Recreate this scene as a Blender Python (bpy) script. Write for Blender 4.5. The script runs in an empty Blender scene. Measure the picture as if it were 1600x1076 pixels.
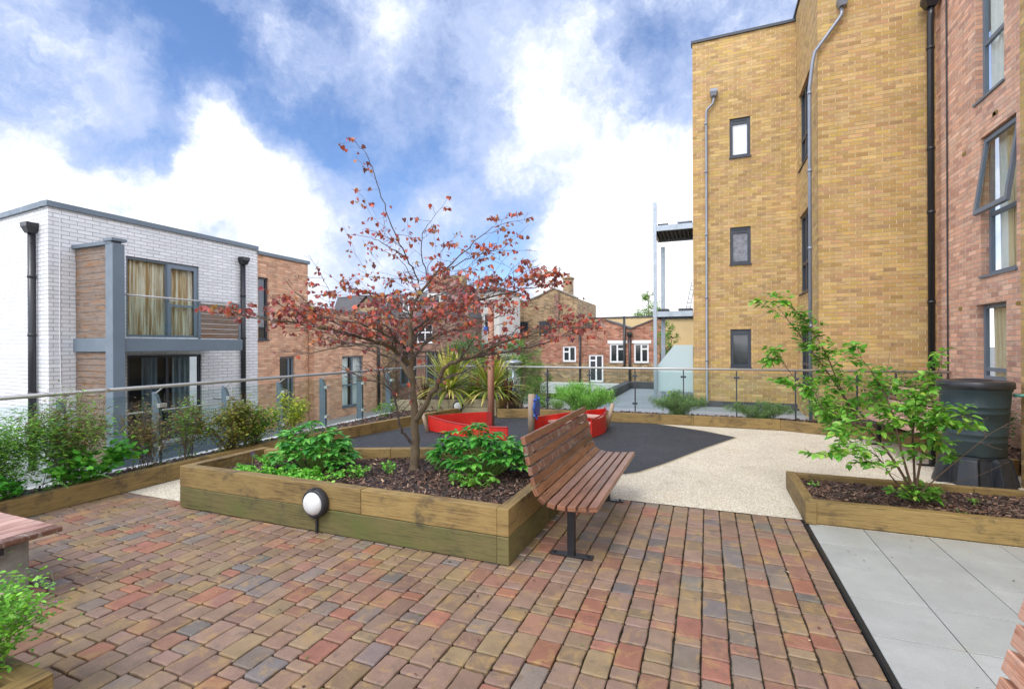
import bpy, math, random
from mathutils import Vector, Matrix
R = math.radians
rnd = random.Random(7)
scene = bpy.context.scene
col = scene.collection

# ------------------------------------------------------------------ camera
cd = bpy.data.cameras.new("camera"); cam = bpy.data.objects.new("camera", cd); col.objects.link(cam)
cd.sensor_width = 36; cd.lens = 36 * 761 / 1600; cd.shift_y = 3 / 1600; cd.clip_start = 0.05; cd.clip_end = 2000
cam.matrix_world = Matrix.Translation((0, 0, 1.6)) @ Matrix.Rotation(R(21.8), 4, 'Z') @ Matrix.Rotation(R(90), 4, 'X') @ Matrix.Rotation(R(-.25), 4, 'Z')
scene.camera = cam
scene.view_settings.view_transform = 'Standard'; scene.view_settings.look = 'None'
scene.view_settings.exposure = 0.9; scene.view_settings.gamma = 1
scene.cycles.max_bounces = 8; scene.cycles.transparent_max_bounces = 16
scene.cycles.caustics_reflective = False; scene.cycles.caustics_refractive = False

# ------------------------------------------------------------------ world
SUN_EL, SUN_AZ = 55, 192      # azimuth clockwise from +Y, where the sun stands
w = bpy.data.worlds.new("World"); scene.world = w; w.use_nodes = True
nt = w.node_tree; nt.nodes.clear()
class G:
    """tiny node helper"""
    def __init__(s, nt): s.nt = nt
    def n(s, t, **k):
        o = s.nt.nodes.new(t)
        for a, b in k.items(): setattr(o, a, b)
        return o
    def set(s, sock, v):
        if isinstance(v, bpy.types.NodeSocket): s.nt.links.new(v, sock)
        elif v is not None: sock.default_value = v
    def m(s, op, a, b=None, c=None, clamp=False):
        o = s.n('ShaderNodeMath', operation=op, use_clamp=clamp)
        s.set(o.inputs[0], a); s.set(o.inputs[1], b); s.set(o.inputs[2], c)
        return o.outputs[0]
    def v(s, op, a, b=None, sc=None):
        o = s.n('ShaderNodeVectorMath', operation=op); s.set(o.inputs[0], a); s.set(o.inputs[1], b)
        if sc is not None: s.set(o.inputs['Scale'], sc)
        return o.outputs['Value'] if op in ('LENGTH', 'DISTANCE', 'DOT_PRODUCT') else o.outputs[0]
    def noise(s, vec, scale, detail=4, rough=.5, out='Fac', dist=0):
        o = s.n('ShaderNodeTexNoise'); s.set(o.inputs['Vector'], vec); s.set(o.inputs['Scale'], scale)
        o.inputs['Detail'].default_value = detail; o.inputs['Roughness'].default_value = rough; o.inputs['Distortion'].default_value = dist
        return o.outputs[out]
    def ss(s, x, a, b, lo=0., hi=1., t='SMOOTHSTEP'):
        o = s.n('ShaderNodeMapRange', interpolation_type=t); s.set(o.inputs[0], x)
        for i, q in enumerate((a, b, lo, hi)): s.set(o.inputs[1 + i], q)
        return o.outputs[0]
    def mix(s, f, a, b, mode='MIX'):
        o = s.n('ShaderNodeMix', data_type='RGBA', blend_type=mode)
        s.set(o.inputs[0], f); s.set(o.inputs[6], a); s.set(o.inputs[7], b)
        return o.outputs[2]
    def ramp(s, x, stops, interp='LINEAR'):
        o = s.n('ShaderNodeValToRGB'); s.set(o.inputs[0], x); r = o.color_ramp; r.interpolation = interp
        while len(r.elements) < len(stops): r.elements.new(.5)
        for e, (p, c) in zip(r.elements, stops): e.position = p; e.color = (*c[:3], 1)
        return o.outputs[0]
    def xyz(s, a, b, c):
        o = s.n('ShaderNodeCombineXYZ'); s.set(o.inputs[0], a); s.set(o.inputs[1], b); s.set(o.inputs[2], c); return o.outputs[0]
    def sep(s, v):
        o = s.n('ShaderNodeSeparateXYZ'); s.set(o.inputs[0], v); return o.outputs
g = G(nt)
BL = [(-0.878, 0.371, 0.303, 0.111, 0.5), (-0.89, 0.397, 0.224, 0.097, 0.6), (-0.812, 0.461, 0.358, 0.069, 0.35), (-0.796, 0.46, 0.393, 0.057, 0.2), (-0.742, 0.609, 0.279, 0.156, 0.9), (-0.752, 0.558, 0.349, 0.079, 0.6), (-0.726, 0.647, 0.232, 0.135, 0.8), (-0.873, 0.434, 0.224, 0.103, 0.7), (-0.833, 0.508, 0.219, 0.089, 0.5), (-0.674, 0.716, 0.183, 0.145, 0.6), (-0.567, 0.807, 0.166, 0.104, 0.4), (-0.169, 0.97, 0.178, 0.261, 1.2), (-0.114, 0.931, 0.346, 0.191, 0.6), (-0.028, 0.997, 0.074, 0.167, 1.2), (-0.308, 0.948, 0.079, 0.11, 0.7), (-0.429, 0.77, 0.473, 0.21, 0.25), (-0.365, 0.851, 0.378, 0.131, 0.35), (-0.546, 0.671, 0.501, 0.083, 0.2), (-0.263, 0.851, 0.456, 0.185, 0.35), (-0.501, 0.756, 0.422, 0.077, 0.1), (-0.816, 0.392, 0.424, 0.08, 0.25), (-0.637, 0.607, 0.476, 0.066, 0.1), (-0.48, 0.833, 0.277, 0.102, 0.4), (0.045, 0.858, 0.512, 0.127, 0.3), (-0.709, 0.527, 0.468, 0.096, -0.7), (-0.768, 0.507, 0.391, 0.067, -0.6), (-0.706, 0.495, 0.506, 0.09, -0.4), (-0.61, 0.68, 0.408, 0.088, -0.3), (-0.614, 0.717, 0.331, 0.078, -0.6), (-0.685, 0.624, 0.376, 0.07, -0.5), (-0.808, 0.503, 0.306, 0.049, -0.5), (-0.852, 0.432, 0.296, 0.045, -0.4), (-0.4, 0.898, 0.182, 0.081, -0.8), (-0.368, 0.921, 0.132, 0.073, -0.8), (-0.359, 0.901, 0.243, 0.07, -0.4), (-0.282, 0.911, 0.301, 0.068, -0.3), (-0.568, 0.769, 0.294, 0.065, -0.4), (-0.181, 0.906, 0.382, 0.08, -0.2), (-0.848, 0.379, 0.372, 0.05, -0.2), (-0.58, 0.618, 0.531, 0.077, -0.3), (-0.774, 0.431, 0.464, 0.052, -0.2), (-0.518, 0.78, 0.351, 0.065, -0.3), (-0.661, 0.672, 0.334, 0.045, -0.5), (-0.103, 0.848, 0.521, 0.083, -0.2), (-0.07, 0.829, 0.554, 0.065, -0.1)]
tc = g.n('ShaderNodeTexCoord')
d0 = g.v('NORMALIZE', tc.outputs['Generated'])
wn = g.noise(d0, 7, 5, .6, 'Color')
wn2 = g.noise(d0, 24, 5, .65, 'Color')
d1 = g.v('ADD', g.v('ADD', d0, g.v('SCALE', g.v('SUBTRACT', wn, (.5, .5, .5)), sc=.15)), g.v('SCALE', g.v('SUBTRACT', wn2, (.5, .5, .5)), sc=.045))
acc = None
for (x, y, z, r, a) in BL:
    f = g.ss(g.v('DISTANCE', d1, (x, y, z)), 0, r * 1.25, a, 0)
    acc = f if acc is None else g.m('ADD', acc, f)
n1 = g.noise(d1, 4.2, 10, .64); n2 = g.noise(d0, 13, 8, .66)
cov = g.m('ADD', g.m('ADD', acc, g.m('MULTIPLY', g.m('SUBTRACT', n1, .47), 3.2)), g.m('MULTIPLY', g.m('SUBTRACT', n2, .5), .8))
zz = g.sep(d0)[2]
cov = g.m('ADD', cov, g.ss(zz, .0, .2, .5, 0))
back = g.m('MAXIMUM', g.ss(g.sep(d0)[1], .25, -.25), g.ss(g.sep(d0)[0], .25, .6)); cov = g.m('ADD', cov, g.m('MULTIPLY', back, .9))  # added cloud behind and right of the view, brightened to fill the walls
mask = g.ss(cov, -.65, .85)
n3 = g.noise(d1, 6.0, 8, .6)
shade = g.ss(g.m('ADD', cov, g.m('MULTIPLY', g.m('SUBTRACT', n3, .5), 2.6)), .2, 1.75)
ccol = g.mix(shade, (3.5, 4.1, 5.7, 1), (7.6, 7.7, 7.9, 1))
ccol = g.v('SCALE', ccol, sc=g.m('ADD', 1.0, g.m('MULTIPLY', back, 1.05)))
sky = g.n('ShaderNodeTexSky', sky_type='NISHITA'); sky.sun_disc = False
sky.sun_elevation = R(SUN_EL); sky.sun_rotation = R(SUN_AZ); sky.dust_density = .6; sky.ozone_density = 2.0; sky.air_density = 1.0
skc = g.mix(1.0, sky.outputs[0], (.80, .92, 1.12, 1), 'MULTIPLY')
bg = g.n('ShaderNodeBackground'); g.set(bg.inputs[0], g.mix(mask, skc, ccol)); bg.inputs[1].default_value = .1
o = g.n('ShaderNodeOutputWorld'); nt.links.new(bg.outputs[0], o.inputs[0])

sd = bpy.data.lights.new("sun", 'SUN'); sun = bpy.data.objects.new("sun", sd); col.objects.link(sun)
sd.energy = 1.1; sd.angle = R(20); sd.color = (1, .96, .9)
az = R(SUN_AZ); el = R(SUN_EL)
sv = Vector((math.sin(az) * math.cos(el), math.cos(az) * math.cos(el), math.sin(el)))
sun.rotation_euler = sv.to_track_quat('Z', 'Y').to_euler()

# ------------------------------------------------------------------ mesh builder
def lerp(a, b, t): return a + (b - a) * t
def S(h):
    h = h.lstrip('#'); c = [int(h[i:i + 2], 16) / 255 for i in (0, 2, 4)]
    return tuple(((x + .055) / 1.055) ** 2.4 if x > .04045 else x / 12.92 for x in c)
class MB:
    def __init__(s): s.v = []; s.f = []; s.uv = []; s.c = []; s.cur = (1, 1, 1)
    def face(s, idx, uv=None): s.f.append(tuple(idx)); s.uv.append(uv or [(0, 0)] * len(idx)); s.c.append(s.cur)
    def poly(s, pts, uv=None):
        b = len(s.v); s.v += [tuple(p) for p in pts]
        s.face(range(b, b + len(pts)), uv or [(p[0], p[1]) for p in pts])
    def hexa(s, P, dims=None, off=(0, 0)):
        """8 corner points: bottom 4 (ccw) then top 4; uv in metres, u along the first edge"""
        b = len(s.v); s.v += [tuple(p) for p in P]
        P = [Vector(p) for p in P]
        L = (P[1] - P[0]).length; W = (P[3] - P[0]).length; H = (P[4] - P[0]).length
        ou, ov = off
        def q(i, u, v): s.face([b + k for k in i], [(ou + a, ov + c) for a, c in zip(u, v)])
        q((0, 1, 5, 4), (0, L, L, 0), (0, 0, H, H))
        q((2, 3, 7, 6), (L, 0, 0, L), (W + 0, W + 0, W + H, W + H))
        q((4, 5, 6, 7), (0, L, L, 0), (H, H, H + W, H + W))
        q((3, 2, 1, 0), (0, L, L, 0), (2 * H, 2 * H, 2 * H + W, 2 * H + W))
        q((1, 2, 6, 5), (L, L + W, L + W, L), (0, 0, H, H))
        q((3, 0, 4, 7), (0, W, W, 0), (0, 0, H, H))
    def box(s, c, d, rz=0, M=None, off=(0, 0)):
        """u (grain) along local x"""
        hx, hy, hz = d[0] / 2, d[1] / 2, d[2] / 2
        T = M if M is not None else Matrix.Rotation(rz, 3, 'Z'); c = Vector(c)
        P = [c + T @ Vector(p) for p in ((-hx, -hy, -hz), (hx, -hy, -hz), (hx, hy, -hz), (-hx, hy, -hz), (-hx, -hy, hz), (hx, -hy, hz), (hx, hy, hz), (-hx, hy, hz))]
        s.hexa(P, off=off)
    def beam(s, a, b, wdt, hgt, up=(0, 0, 1), off=(0, 0)):
        a, b = Vector(a), Vector(b); d = b - a; L = d.length; x = d.normalized(); y = Vector(up).cross(x).normalized(); z = x.cross(y)
        s.box((a + b) / 2, (L, wdt, hgt), M=Matrix((x, y, z)).transposed(), off=off)
    def tube(s, pts, rad, n=6, cap=True, uo=0):
        pts = [Vector(p) for p in pts]; m = len(pts)
        if not hasattr(rad, '__len__'): rad = [rad] * m
        t0 = (pts[1] - pts[0]).normalized(); ref = Vector((0, 0, 1)) if abs(t0.z) < .9 else Vector((1, 0, 0))
        nx = t0.cross(ref).normalized(); b = len(s.v); L = 0; Ls = []
        for i, p in enumerate(pts):
            t = (pts[min(i + 1, m - 1)] - pts[max(i - 1, 0)]).normalized()
            nx = (nx - t * nx.dot(t)); nx = nx.normalized() if nx.length > 1e-6 else t.orthogonal().normalized()
            ny = t.cross(nx)
            if i: L += (p - pts[i - 1]).length
            Ls.append(L + uo)
            for k in range(n):
                a = 2 * math.pi * k / n; s.v.append(tuple(p + (nx * math.cos(a) + ny * math.sin(a)) * rad[i]))
        for i in range(m - 1):
            for k in range(n):
                k2 = (k + 1) % n; A = b + i * n
                s.face((A + k, A + k2, A + n + k2, A + n + k), [(Ls[i], k * .05), (Ls[i], (k + 1) * .05), (Ls[i + 1], (k + 1) * .05), (Ls[i + 1], k * .05)])
        if cap:
            s.face(range(b + n - 1, b - 1, -1)); s.face(range(b + (m - 1) * n, b + m * n))
    def lathe(s, prof, c, n=32, cap=True):
        b = len(s.v); c = Vector(c)
        for (r, z) in prof:
            for k in range(n):
                a = 2 * math.pi * k / n; s.v.append((c.x + r * math.cos(a), c.y + r * math.sin(a), c.z + z))
        for i in range(len(prof) - 1):
            for k in range(n):
                k2 = (k + 1) % n; A = b + i * n
                s.face((A + k, A + k2, A + n + k2, A + n + k), [(k / n, prof[i][1]), ((k + 1) / n, prof[i][1]), ((k + 1) / n, prof[i + 1][1]), (k / n, prof[i + 1][1])])
        if cap:
            s.face(range(b + n - 1, b - 1, -1)); s.face(range(b + (len(prof) - 1) * n, b + len(prof) * n))
    def xform(s, M, start=0):
        for i in range(start, len(s.v)): s.v[i] = tuple(M @ Vector(s.v[i]))
    def build(s, name, mat, parent=None, smooth=False, label=None, kind=None, bevel=0, local=False, origin=None):
        me = bpy.data.meshes.new(name)
        if local or parent is None and origin is None: og = (0, 0, 0)
        elif origin is not None: og = origin
        else:
            og = Vector((0, 0, 0)); p = parent
            while p is not None: og = og + p.location; p = p.parent
        V = [(a[0] - og[0], a[1] - og[1], a[2] - og[2]) for a in s.v]
        me.from_pydata(V, [], s.f)
        ul = me.uv_layers.new(name="UVMap"); flat = [x for f in s.uv for p in f for x in p]; ul.data.foreach_set('uv', flat)
        if any(c != (1, 1, 1) for c in s.c):
            ca = me.color_attributes.new("Col", 'FLOAT_COLOR', 'CORNER'); fl = []
            for f, c in zip(s.f, s.c): fl += [c[0], c[1], c[2], 1.0] * len(f)
            ca.data.foreach_set('color', fl)
        if smooth: me.polygons.foreach_set('use_smooth', [True] * len(me.polygons))
        me.materials.append(mat); me.update()
        ob = bpy.data.objects.new(name, me); col.objects.link(ob)
        if parent: ob.parent = parent
        if origin is not None and not parent: ob.location = origin
        if label: ob['label'] = label
        if kind: ob['kind'] = kind
        if bevel:
            b = ob.modifiers.new('bevel', 'BEVEL'); b.width = bevel; b.segments = 2; b.limit_method = 'ANGLE'; b.harden_normals = False
        return ob
def thing(name, label, cat, loc=(0, 0, 0), rz=0, group=None):
    o = bpy.data.objects.new(name, None); col.objects.link(o); o.location = loc; o.rotation_euler = (0, 0, rz)
    o.empty_display_size = .2; o['label'] = label; o['category'] = cat
    if group: o['group'] = group
    return o
def tag(o, label, cat, group=None):
    o['label'] = label; o['category'] = cat
    if group: o['group'] = group
    return o
def copy_tree(o, parent=None):
    c = o.copy(); col.objects.link(c); c.parent = parent
    for ch in list(o.children): copy_tree(ch, c)
    return c

# ------------------------------------------------------------------ materials
def newmat(name):
    m = bpy.data.materials.new(name); m.use_nodes = True; m.node_tree.nodes.clear()
    g = G(m.node_tree); p = g.n('ShaderNodeBsdfPrincipled'); o = g.n('ShaderNodeOutputMaterial')
    g.nt.links.new(p.outputs[0], o.inputs[0]); return m, g, p, o
def bump(g, p, h, strength=.3, dist=.01):
    b = g.n('ShaderNodeBump'); b.inputs['Strength'].default_value = strength; b.inputs['Distance'].default_value = dist
    g.set(b.inputs['Height'], h); g.nt.links.new(b.outputs[0], p.inputs['Normal'])
def objc(g): return g.n('ShaderNodeTexCoord').outputs['Object']
def plain(name, c, rough=.5, metal=0, var=.12, sc=6, bmp=.0, spec=.5):
    m, g, p, o = newmat(name); oc = objc(g); n = g.noise(oc, sc, 5, .6)
    f = g.ss(n, .3, .7, 1 - var, 1 + var, 'LINEAR')
    g.set(p.inputs['Base Color'], g.v('SCALE', (*c[:3],), sc=f)); p.inputs['Metallic'].default_value = metal
    g.set(p.inputs['Roughness'], g.ss(g.noise(oc, sc * 3, 3), .3, .7, max(rough - .08, 0), rough + .1, 'LINEAR')); p.inputs['Specular IOR Level'].default_value = spec
    if bmp: bump(g, p, g.noise(oc, sc * 12, 3), bmp, .004)
    return m
def brick(name, pal, mortar, bw=.225, bh=.078, gap=.010, weather=.15, rough=.85, mott=.18, hjd=.62):
    m, g, p, o = newmat(name)
    uv = g.n('ShaderNodeUVMap').outputs[0]; s = g.sep(uv); u, v = s[0], s[1]
    wob = g.m('MULTIPLY', g.m('SUBTRACT', g.noise(uv, 9, 2), .5), .006)
    vv = g.m('DIVIDE', g.m('ADD', v, wob), bh); row = g.m('FLOOR', vv)
    uu = g.m('ADD', g.m('DIVIDE', g.m('ADD', u, wob), bw), g.m('MULTIPLY', g.m('MODULO', g.m('ABSOLUTE', row), 2), .5)); cl = g.m('FLOOR', uu)
    fu = g.m('MULTIPLY', g.m('SUBTRACT', .5, g.m('ABSOLUTE', g.m('SUBTRACT', g.m('FRACT', uu), .5))), bw)
    fv = g.m('MULTIPLY', g.m('SUBTRACT', .5, g.m('ABSOLUTE', g.m('SUBTRACT', g.m('FRACT', vv), .5))), bh)
    e = g.m('MINIMUM', fu, fv); mk = g.ss(e, gap * .35, gap * .75)
    wnn = g.n('ShaderNodeTexWhiteNoise', noise_dimensions='2D'); g.set(wnn.inputs['Vector'], g.xyz(cl, row, 0))
    k = len(pal); c = g.ramp(wnn.outputs['Value'], [(i / k, q) for i, q in enumerate(pal)], 'CONSTANT')
    w2 = g.n('ShaderNodeTexWhiteNoise', noise_dimensions='2D'); g.set(w2.inputs['Vector'], g.xyz(g.m('ADD', cl, 31.7), row, 0))
    br = g.m('MULTIPLY', g.ss(w2.outputs['Value'], 0, 1, 1 - mott, 1 + mott, 'LINEAR'), g.ss(g.noise(uv, 40, 4, .7), .3, .7, 1 - mott * .7, 1 + mott * .7, 'LINEAR'))
    br = g.m('MULTIPLY', br, g.ss(g.noise(uv, .6, 4, .6), .3, .7, 1 - weather, 1 + weather * .6, 'LINEAR'))
    w3 = g.ramp(w2.outputs['Value'], [(i / k, q) for i, q in enumerate(pal[3:] + pal[:3])], 'CONSTANT')
    c = g.mix(g.ss(g.noise(g.v('MULTIPLY', uv, (6, 16, 1)), 1.6, 5, .75), .42, .6, 0, .75), c, w3)
    stk = g.ss(g.noise(g.v('MULTIPLY', uv, (2.2, .25, 1)), 1.5, 5, .7), .45, .7, 1.0, 1 - weather * 1.1); br = g.m('MULTIPLY', br, stk)
    c = g.v('SCALE', c, sc=br)
    pit = g.ss(g.noise(g.v('MULTIPLY', uv, (1, 1.6, 1)), 21, 3, .7), .68, .78, 1, 1 - mott * 1.6); c = g.v('SCALE', c, sc=pit)
    hj = g.ss(g.m('SUBTRACT', fu, fv), -.002, .004, 1.0, hjd)  # bed joints darker: shadow under each course painted into the mortar
    mc = g.v('SCALE', (*mortar,), sc=g.m('MULTIPLY', hj, g.ss(g.noise(uv, 2.3, 3), .3, .7, .75, 1.15, 'LINEAR')))
    g.set(p.inputs['Base Color'], g.mix(mk, mc, c)); p.inputs['Roughness'].default_value = rough
    bump(g, p, g.m('ADD', g.m('MULTIPLY', mk, .8), g.m('MULTIPLY', g.noise(uv, 60, 3), .3)), .5, .006)
    return m
def wood(name, pal, gs=1.0, moss=0, mosscol=(.12, .13, .03), rough=.7, worn=0, dirt=0):
    """grain along u"""
    m, g, p, o = newmat(name); uv = g.n('ShaderNodeUVMap').outputs[0]; s = g.sep(uv); oc = objc(g)
    oi = g.n('ShaderNodeObjectInfo').outputs['Random']
    ou = g.m('MULTIPLY', oi, 37)
    st = g.xyz(g.m('ADD', g.m('MULTIPLY', s[0], 1.6 * gs), ou), g.m('MULTIPLY', s[1], 40 * gs), 0)
    n = g.noise(st, 2.2, 6, .65, dist=.6); big = g.noise(g.xyz(g.m('ADD', s[0], ou), g.m('MULTIPLY', s[1], 2.5), 0), 1.7, 4, .6)
    f = g.m('ADD', g.m('MULTIPLY', n, .6), g.m('MULTIPLY', big, .4))
    k = len(pal); c = g.ramp(g.ss(f, .36, .64, 0, 1, 'LINEAR'), [(i / (k - 1), q) for i, q in enumerate(pal)])
    # knots
    vo = g.n('ShaderNodeTexVoronoi'); g.set(vo.inputs['Vector'], g.xyz(g.m('ADD', s[0], ou), g.m('MULTIPLY', s[1], 3.2), 0)); vo.inputs['Scale'].default_value = 1.9
    kn = g.ss(vo.outputs['Distance'], .03, .10, .55, 1.0); c = g.v('SCALE', c, sc=kn)
    c = g.v('SCALE', c, sc=g.ss(oi, 0, 1, .84, 1.14, 'LINEAR'))
    if moss:
        mm = g.ss(g.m('ADD', g.noise(oc, 2.6, 6, .65), moss - .5), .35, .75); c = g.mix(mm, c, (*mosscol, 1))
    if dirt:
        dd = g.ss(g.noise(oc, 4.3, 6, .7), .52, .72, 0, dirt); c = g.mix(dd, c, (.035, .028, .02, 1))
    if worn:
        ww = g.ss(g.noise(g.xyz(g.m('MULTIPLY', s[0], 14), g.m('MULTIPLY', s[1], 6), ou), 2.0, 5, .7), .5, .62, 0, worn); c = g.mix(ww, c, (.30, .25, .21, 1))
    g.set(p.inputs['Base Color'], c); g.set(p.inputs['Roughness'], g.ss(n, .3, .7, rough - .15, rough + .1, 'LINEAR'))
    bump(g, p, n, .35, .003); return m
def leafmat(name, trans=.35, rough=.45, sat=1.0, spec=.4):
    m, g, p, o = newmat(name); a = g.n('ShaderNodeAttribute', attribute_name='Col').outputs['Color']; oc = objc(g)
    c = g.v('SCALE', a, sc=g.ss(g.noise(oc, 25, 3), .3, .7, .8, 1.2, 'LINEAR'))
    g.set(p.inputs['Base Color'], c); p.inputs['Roughness'].default_value = rough; p.inputs['Specular IOR Level'].default_value = spec
    t = g.n('ShaderNodeBsdfTranslucent'); g.set(t.inputs[0], g.v('MULTIPLY', c, (1.25, 1.35, .7)))
    mx = g.n('ShaderNodeMixShader'); mx.inputs[0].default_value = trans
    g.nt.links.new(p.outputs[0], mx.inputs[1]); g.nt.links.new(t.outputs[0], mx.inputs[2]); g.nt.links.new(mx.outputs[0], o.inputs[0]); return m
def glassmat(name, tint=(.95, .97, .96), refl=1.0, milk=0, milkcol=(.75, .85, .85)):
    m, g, p, o = newmat(name); g.nt.nodes.remove(p)
    tr = g.n('ShaderNodeBsdfTransparent'); tr.inputs[0].default_value = (*tint, 1)
    gl = g.n('ShaderNodeBsdfGlossy'); gl.inputs['Roughness'].default_value = .02; gl.inputs[0].default_value = (refl,) * 3 + (1,)
    fr = g.n('ShaderNodeFresnel'); fr.inputs[0].default_value = 1.45
    bf = g.n('ShaderNodeNewGeometry').outputs['Backfacing']; a = g.n('ShaderNodeMixShader'); g.set(a.inputs[0], g.m('MULTIPLY', fr.outputs[0], g.m('SUBTRACT', 1, bf))); g.nt.links.new(tr.outputs[0], a.inputs[1]); g.nt.links.new(gl.outputs[0], a.inputs[2]); out = a
    if milk:
        di = g.n('ShaderNodeBsdfDiffuse'); di.inputs[0].default_value = (*milkcol, 1); tl = g.n('ShaderNodeBsdfTranslucent'); tl.inputs[0].default_value = (*milkcol, 1)
        dm = g.n('ShaderNodeMixShader'); dm.inputs[0].default_value = .5; g.nt.links.new(di.outputs[0], dm.inputs[1]); g.nt.links.new(tl.outputs[0], dm.inputs[2])
        b = g.n('ShaderNodeMixShader'); b.inputs[0].default_value = milk; g.nt.links.new(a.outputs[0], b.inputs[1]); g.nt.links.new(dm.outputs[0], b.inputs[2]); out = b
    g.nt.links.new(out.outputs[0], o.inputs[0]); return m

YB = [S(h) for h in ('#bf9d60', '#b8965a', '#c9a96c', '#c4a068', '#b08c54', '#ccac74', '#be9660', '#b89064', '#c4a474', '#c0a058', '#a88760', '#c4986e')]
RB = [S(h) for h in ('#e2b090', '#d8a284', '#e4b89c', '#dca88c', '#c49480', '#e6c0a4', '#dcac8e', '#d09c86', '#e2b294', '#cca490')]
OB = [S(h) for h in ('#d0a080', '#c89674', '#d8aa8a', '#cc9c7c', '#c08c6e', '#d8b090')]
M = {}
M['yellow_brick'] = brick('yellow_brick', YB, S('#ccb88e'), weather=.12, mott=.15)
M['red_brick'] = brick('red_brick', RB, S('#d8c4b0'), bh=.075, weather=.1)
M['orange_brick'] = brick('orange_brick', OB, S('#c8aa92'), bh=.08)
M['white_brick'] = brick('white_brick', [S(h) for h in ('#dedddc', '#d6d6d6', '#e2e1e0', '#dad9d8')], S('#a0a0a2'), hjd=.9, bw=.30, bh=.09, gap=.012, weather=.04, rough=.4, mott=.04)
M['stock_brick'] = brick('stock_brick', [S(h) for h in ('#a88f6c', '#98805f', '#b39a74', '#8a7356', '#a4865f', '#7c6850', '#b58f68')], S('#a0917a'), weather=.3)
M['brown_brick'] = brick('brown_brick', [S(h) for h in ('#8a6a58', '#7c5d4e', '#977462', '#6e5549', '#9a7260')], S('#8c7c70'), weather=.25)
M['old_red_brick'] = brick('old_red_brick', [S(h) for h in ('#b0745c', '#a3674f', '#bb826a', '#945c48', '#c09078', '#a88068')], S('#a8917c'), weather=.35)
M['render_white'] = plain('render_white', (.58, .56, .52), .8, 0, .08, 1.2)
M['render_yellow'] = plain('render_yellow', S('#d2b98a'), .85, 0, .12, .8)
M['slate'] = plain('slate', S('#4d4a4c'), .6, 0, .2, 2)
M['grey_metal'] = plain('grey_metal', S('#66727c'), .45, .0, .08, 2)
M['post_metal'] = plain('post_metal', S('#55616b'), .45, 0, .08, 2)
M['dark_frame'] = plain('dark_frame', S('#393e47'), .4, 0, .06, 3)
M['mid_frame'] = plain('mid_frame', S('#6d7a86'), .4, 0, .05, 3)
M['black_pipe'] = plain('black_pipe', (.018, .019, .022), .35, 0, .15, 3)
M['grey_pipe'] = plain('grey_pipe', S('#8c929c'), .4, .2, .08, 3)
M['galv'] = plain('galv', S('#a4acb2'), .38, .7, .1, 4)
M['steel'] = plain('steel', S('#b8b6b0'), .36, .55, .02, 2)
M['white_upvc'] = plain('white_upvc', (.8, .8, .8), .35, 0, .03, 3)
M['black_steel'] = plain('black_steel', (.02, .02, .022), .4, .2, .2, 12, .1)
M['concrete'] = plain('concrete', S('#8d8a82'), .85, 0, .3, 9, .5)
M['pale_coping'] = plain('pale_coping', S('#c4c6c4'), .7, 0, .15, 3, .2)
M['win_dark'] = plain('window_dark_glass', (.03, .035, .04), .06, 0, .3, .6, 0, .9)
M['white_glass'] = plain('white_glass', (.75, .77, .8), .1, 0, .04, 2, 0, .8)  # near-white pane colour for the topmost window
M['patterned_glass'] = plain('patterned_glass', (.16, .165, .19), .25, 0, .5, 7, .5, .8)
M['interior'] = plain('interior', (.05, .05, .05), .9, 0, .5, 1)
M['glass'] = glassmat('balustrade_glass', (.88, .93, .92))
M['pane'] = glassmat('window_pane', (.93, .95, .95), 1)
M['frosted'] = glassmat('frosted_glass', (.85, .95, .95), .8, .85, (.80, .90, .90))
M['soil'] = plain('soil', (.045, .032, .024), .95, 0, .5, 20, .8)
M['bark'] = plain('bark', S('#64543f'), .85, 0, .3, 14, .7)
M['twig'] = plain('twig', S('#544740'), .8, 0, .3, 9, .3)
M['stem_green'] = plain('stem_green', S('#6d8a3c'), .6, 0, .25, 9)
M['stem_brown'] = plain('stem_brown', S('#5f4a3a'), .8, 0, .3, 9)
M['leaf'] = leafmat('leaf'); M['red_leaf'] = leafmat('red_leaf', .3, .5); M['glossy_leaf'] = leafmat('glossy_leaf', .22, .38, spec=.5)
M['petal'] = leafmat('petal', .4, .5)
SL = [S('#463820'), S('#7a6238'), S('#927a48'), S('#68552f')]
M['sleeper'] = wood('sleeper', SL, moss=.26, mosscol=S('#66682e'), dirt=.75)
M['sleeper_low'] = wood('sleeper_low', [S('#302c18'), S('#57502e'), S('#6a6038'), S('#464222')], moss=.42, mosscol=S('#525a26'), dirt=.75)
M['sleeper_grey'] = wood('sleeper_grey', [S('#6f6650'), S('#9a8f72'), S('#aa9f82'), S('#857a5c')], moss=.2, mosscol=S('#7d7d4a'), dirt=.4)
M['slat'] = wood('slat', [S('#38221a'), S('#68422e'), S('#8a5e45'), S('#523222')], 1.3, rough=.40)
M['slat_worn'] = wood('slat_worn', [S('#442c20'), S('#684636'), S('#84604c')], 1.3, rough=.6, worn=.7)
M['slat_pink'] = wood('slat_pink', [S('#7c5546'), S('#b08474'), S('#c4a092'), S('#9a6e5e')], 1.3, rough=.5)
M['slat_end'] = wood('slat_end', [S('#8c5a44'), S('#b98468'), S('#cfa48c'), S('#a06c54')], 1.5, rough=.6, worn=.3)
M['cladding'] = wood('cladding', [S('#4a3c30'), S('#86603f'), S('#80746a'), S('#66503f'), S('#96714c')], .35, rough=.8, dirt=.4)
M['pole_wood'] = wood('pole_wood', [S('#8a5844'), S('#ad7a62'), S('#b98a70'), S('#9a6850')], 1.0, rough=.7)
M['post_wood'] = wood('post_wood', [S('#7d6a58'), S('#a08c76'), S('#8c7864')], 1.0, rough=.75)
M['red_panel'] = plain('red_panel', (.56, .022, .014), .42, 0, .16, 5, .1)
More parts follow.
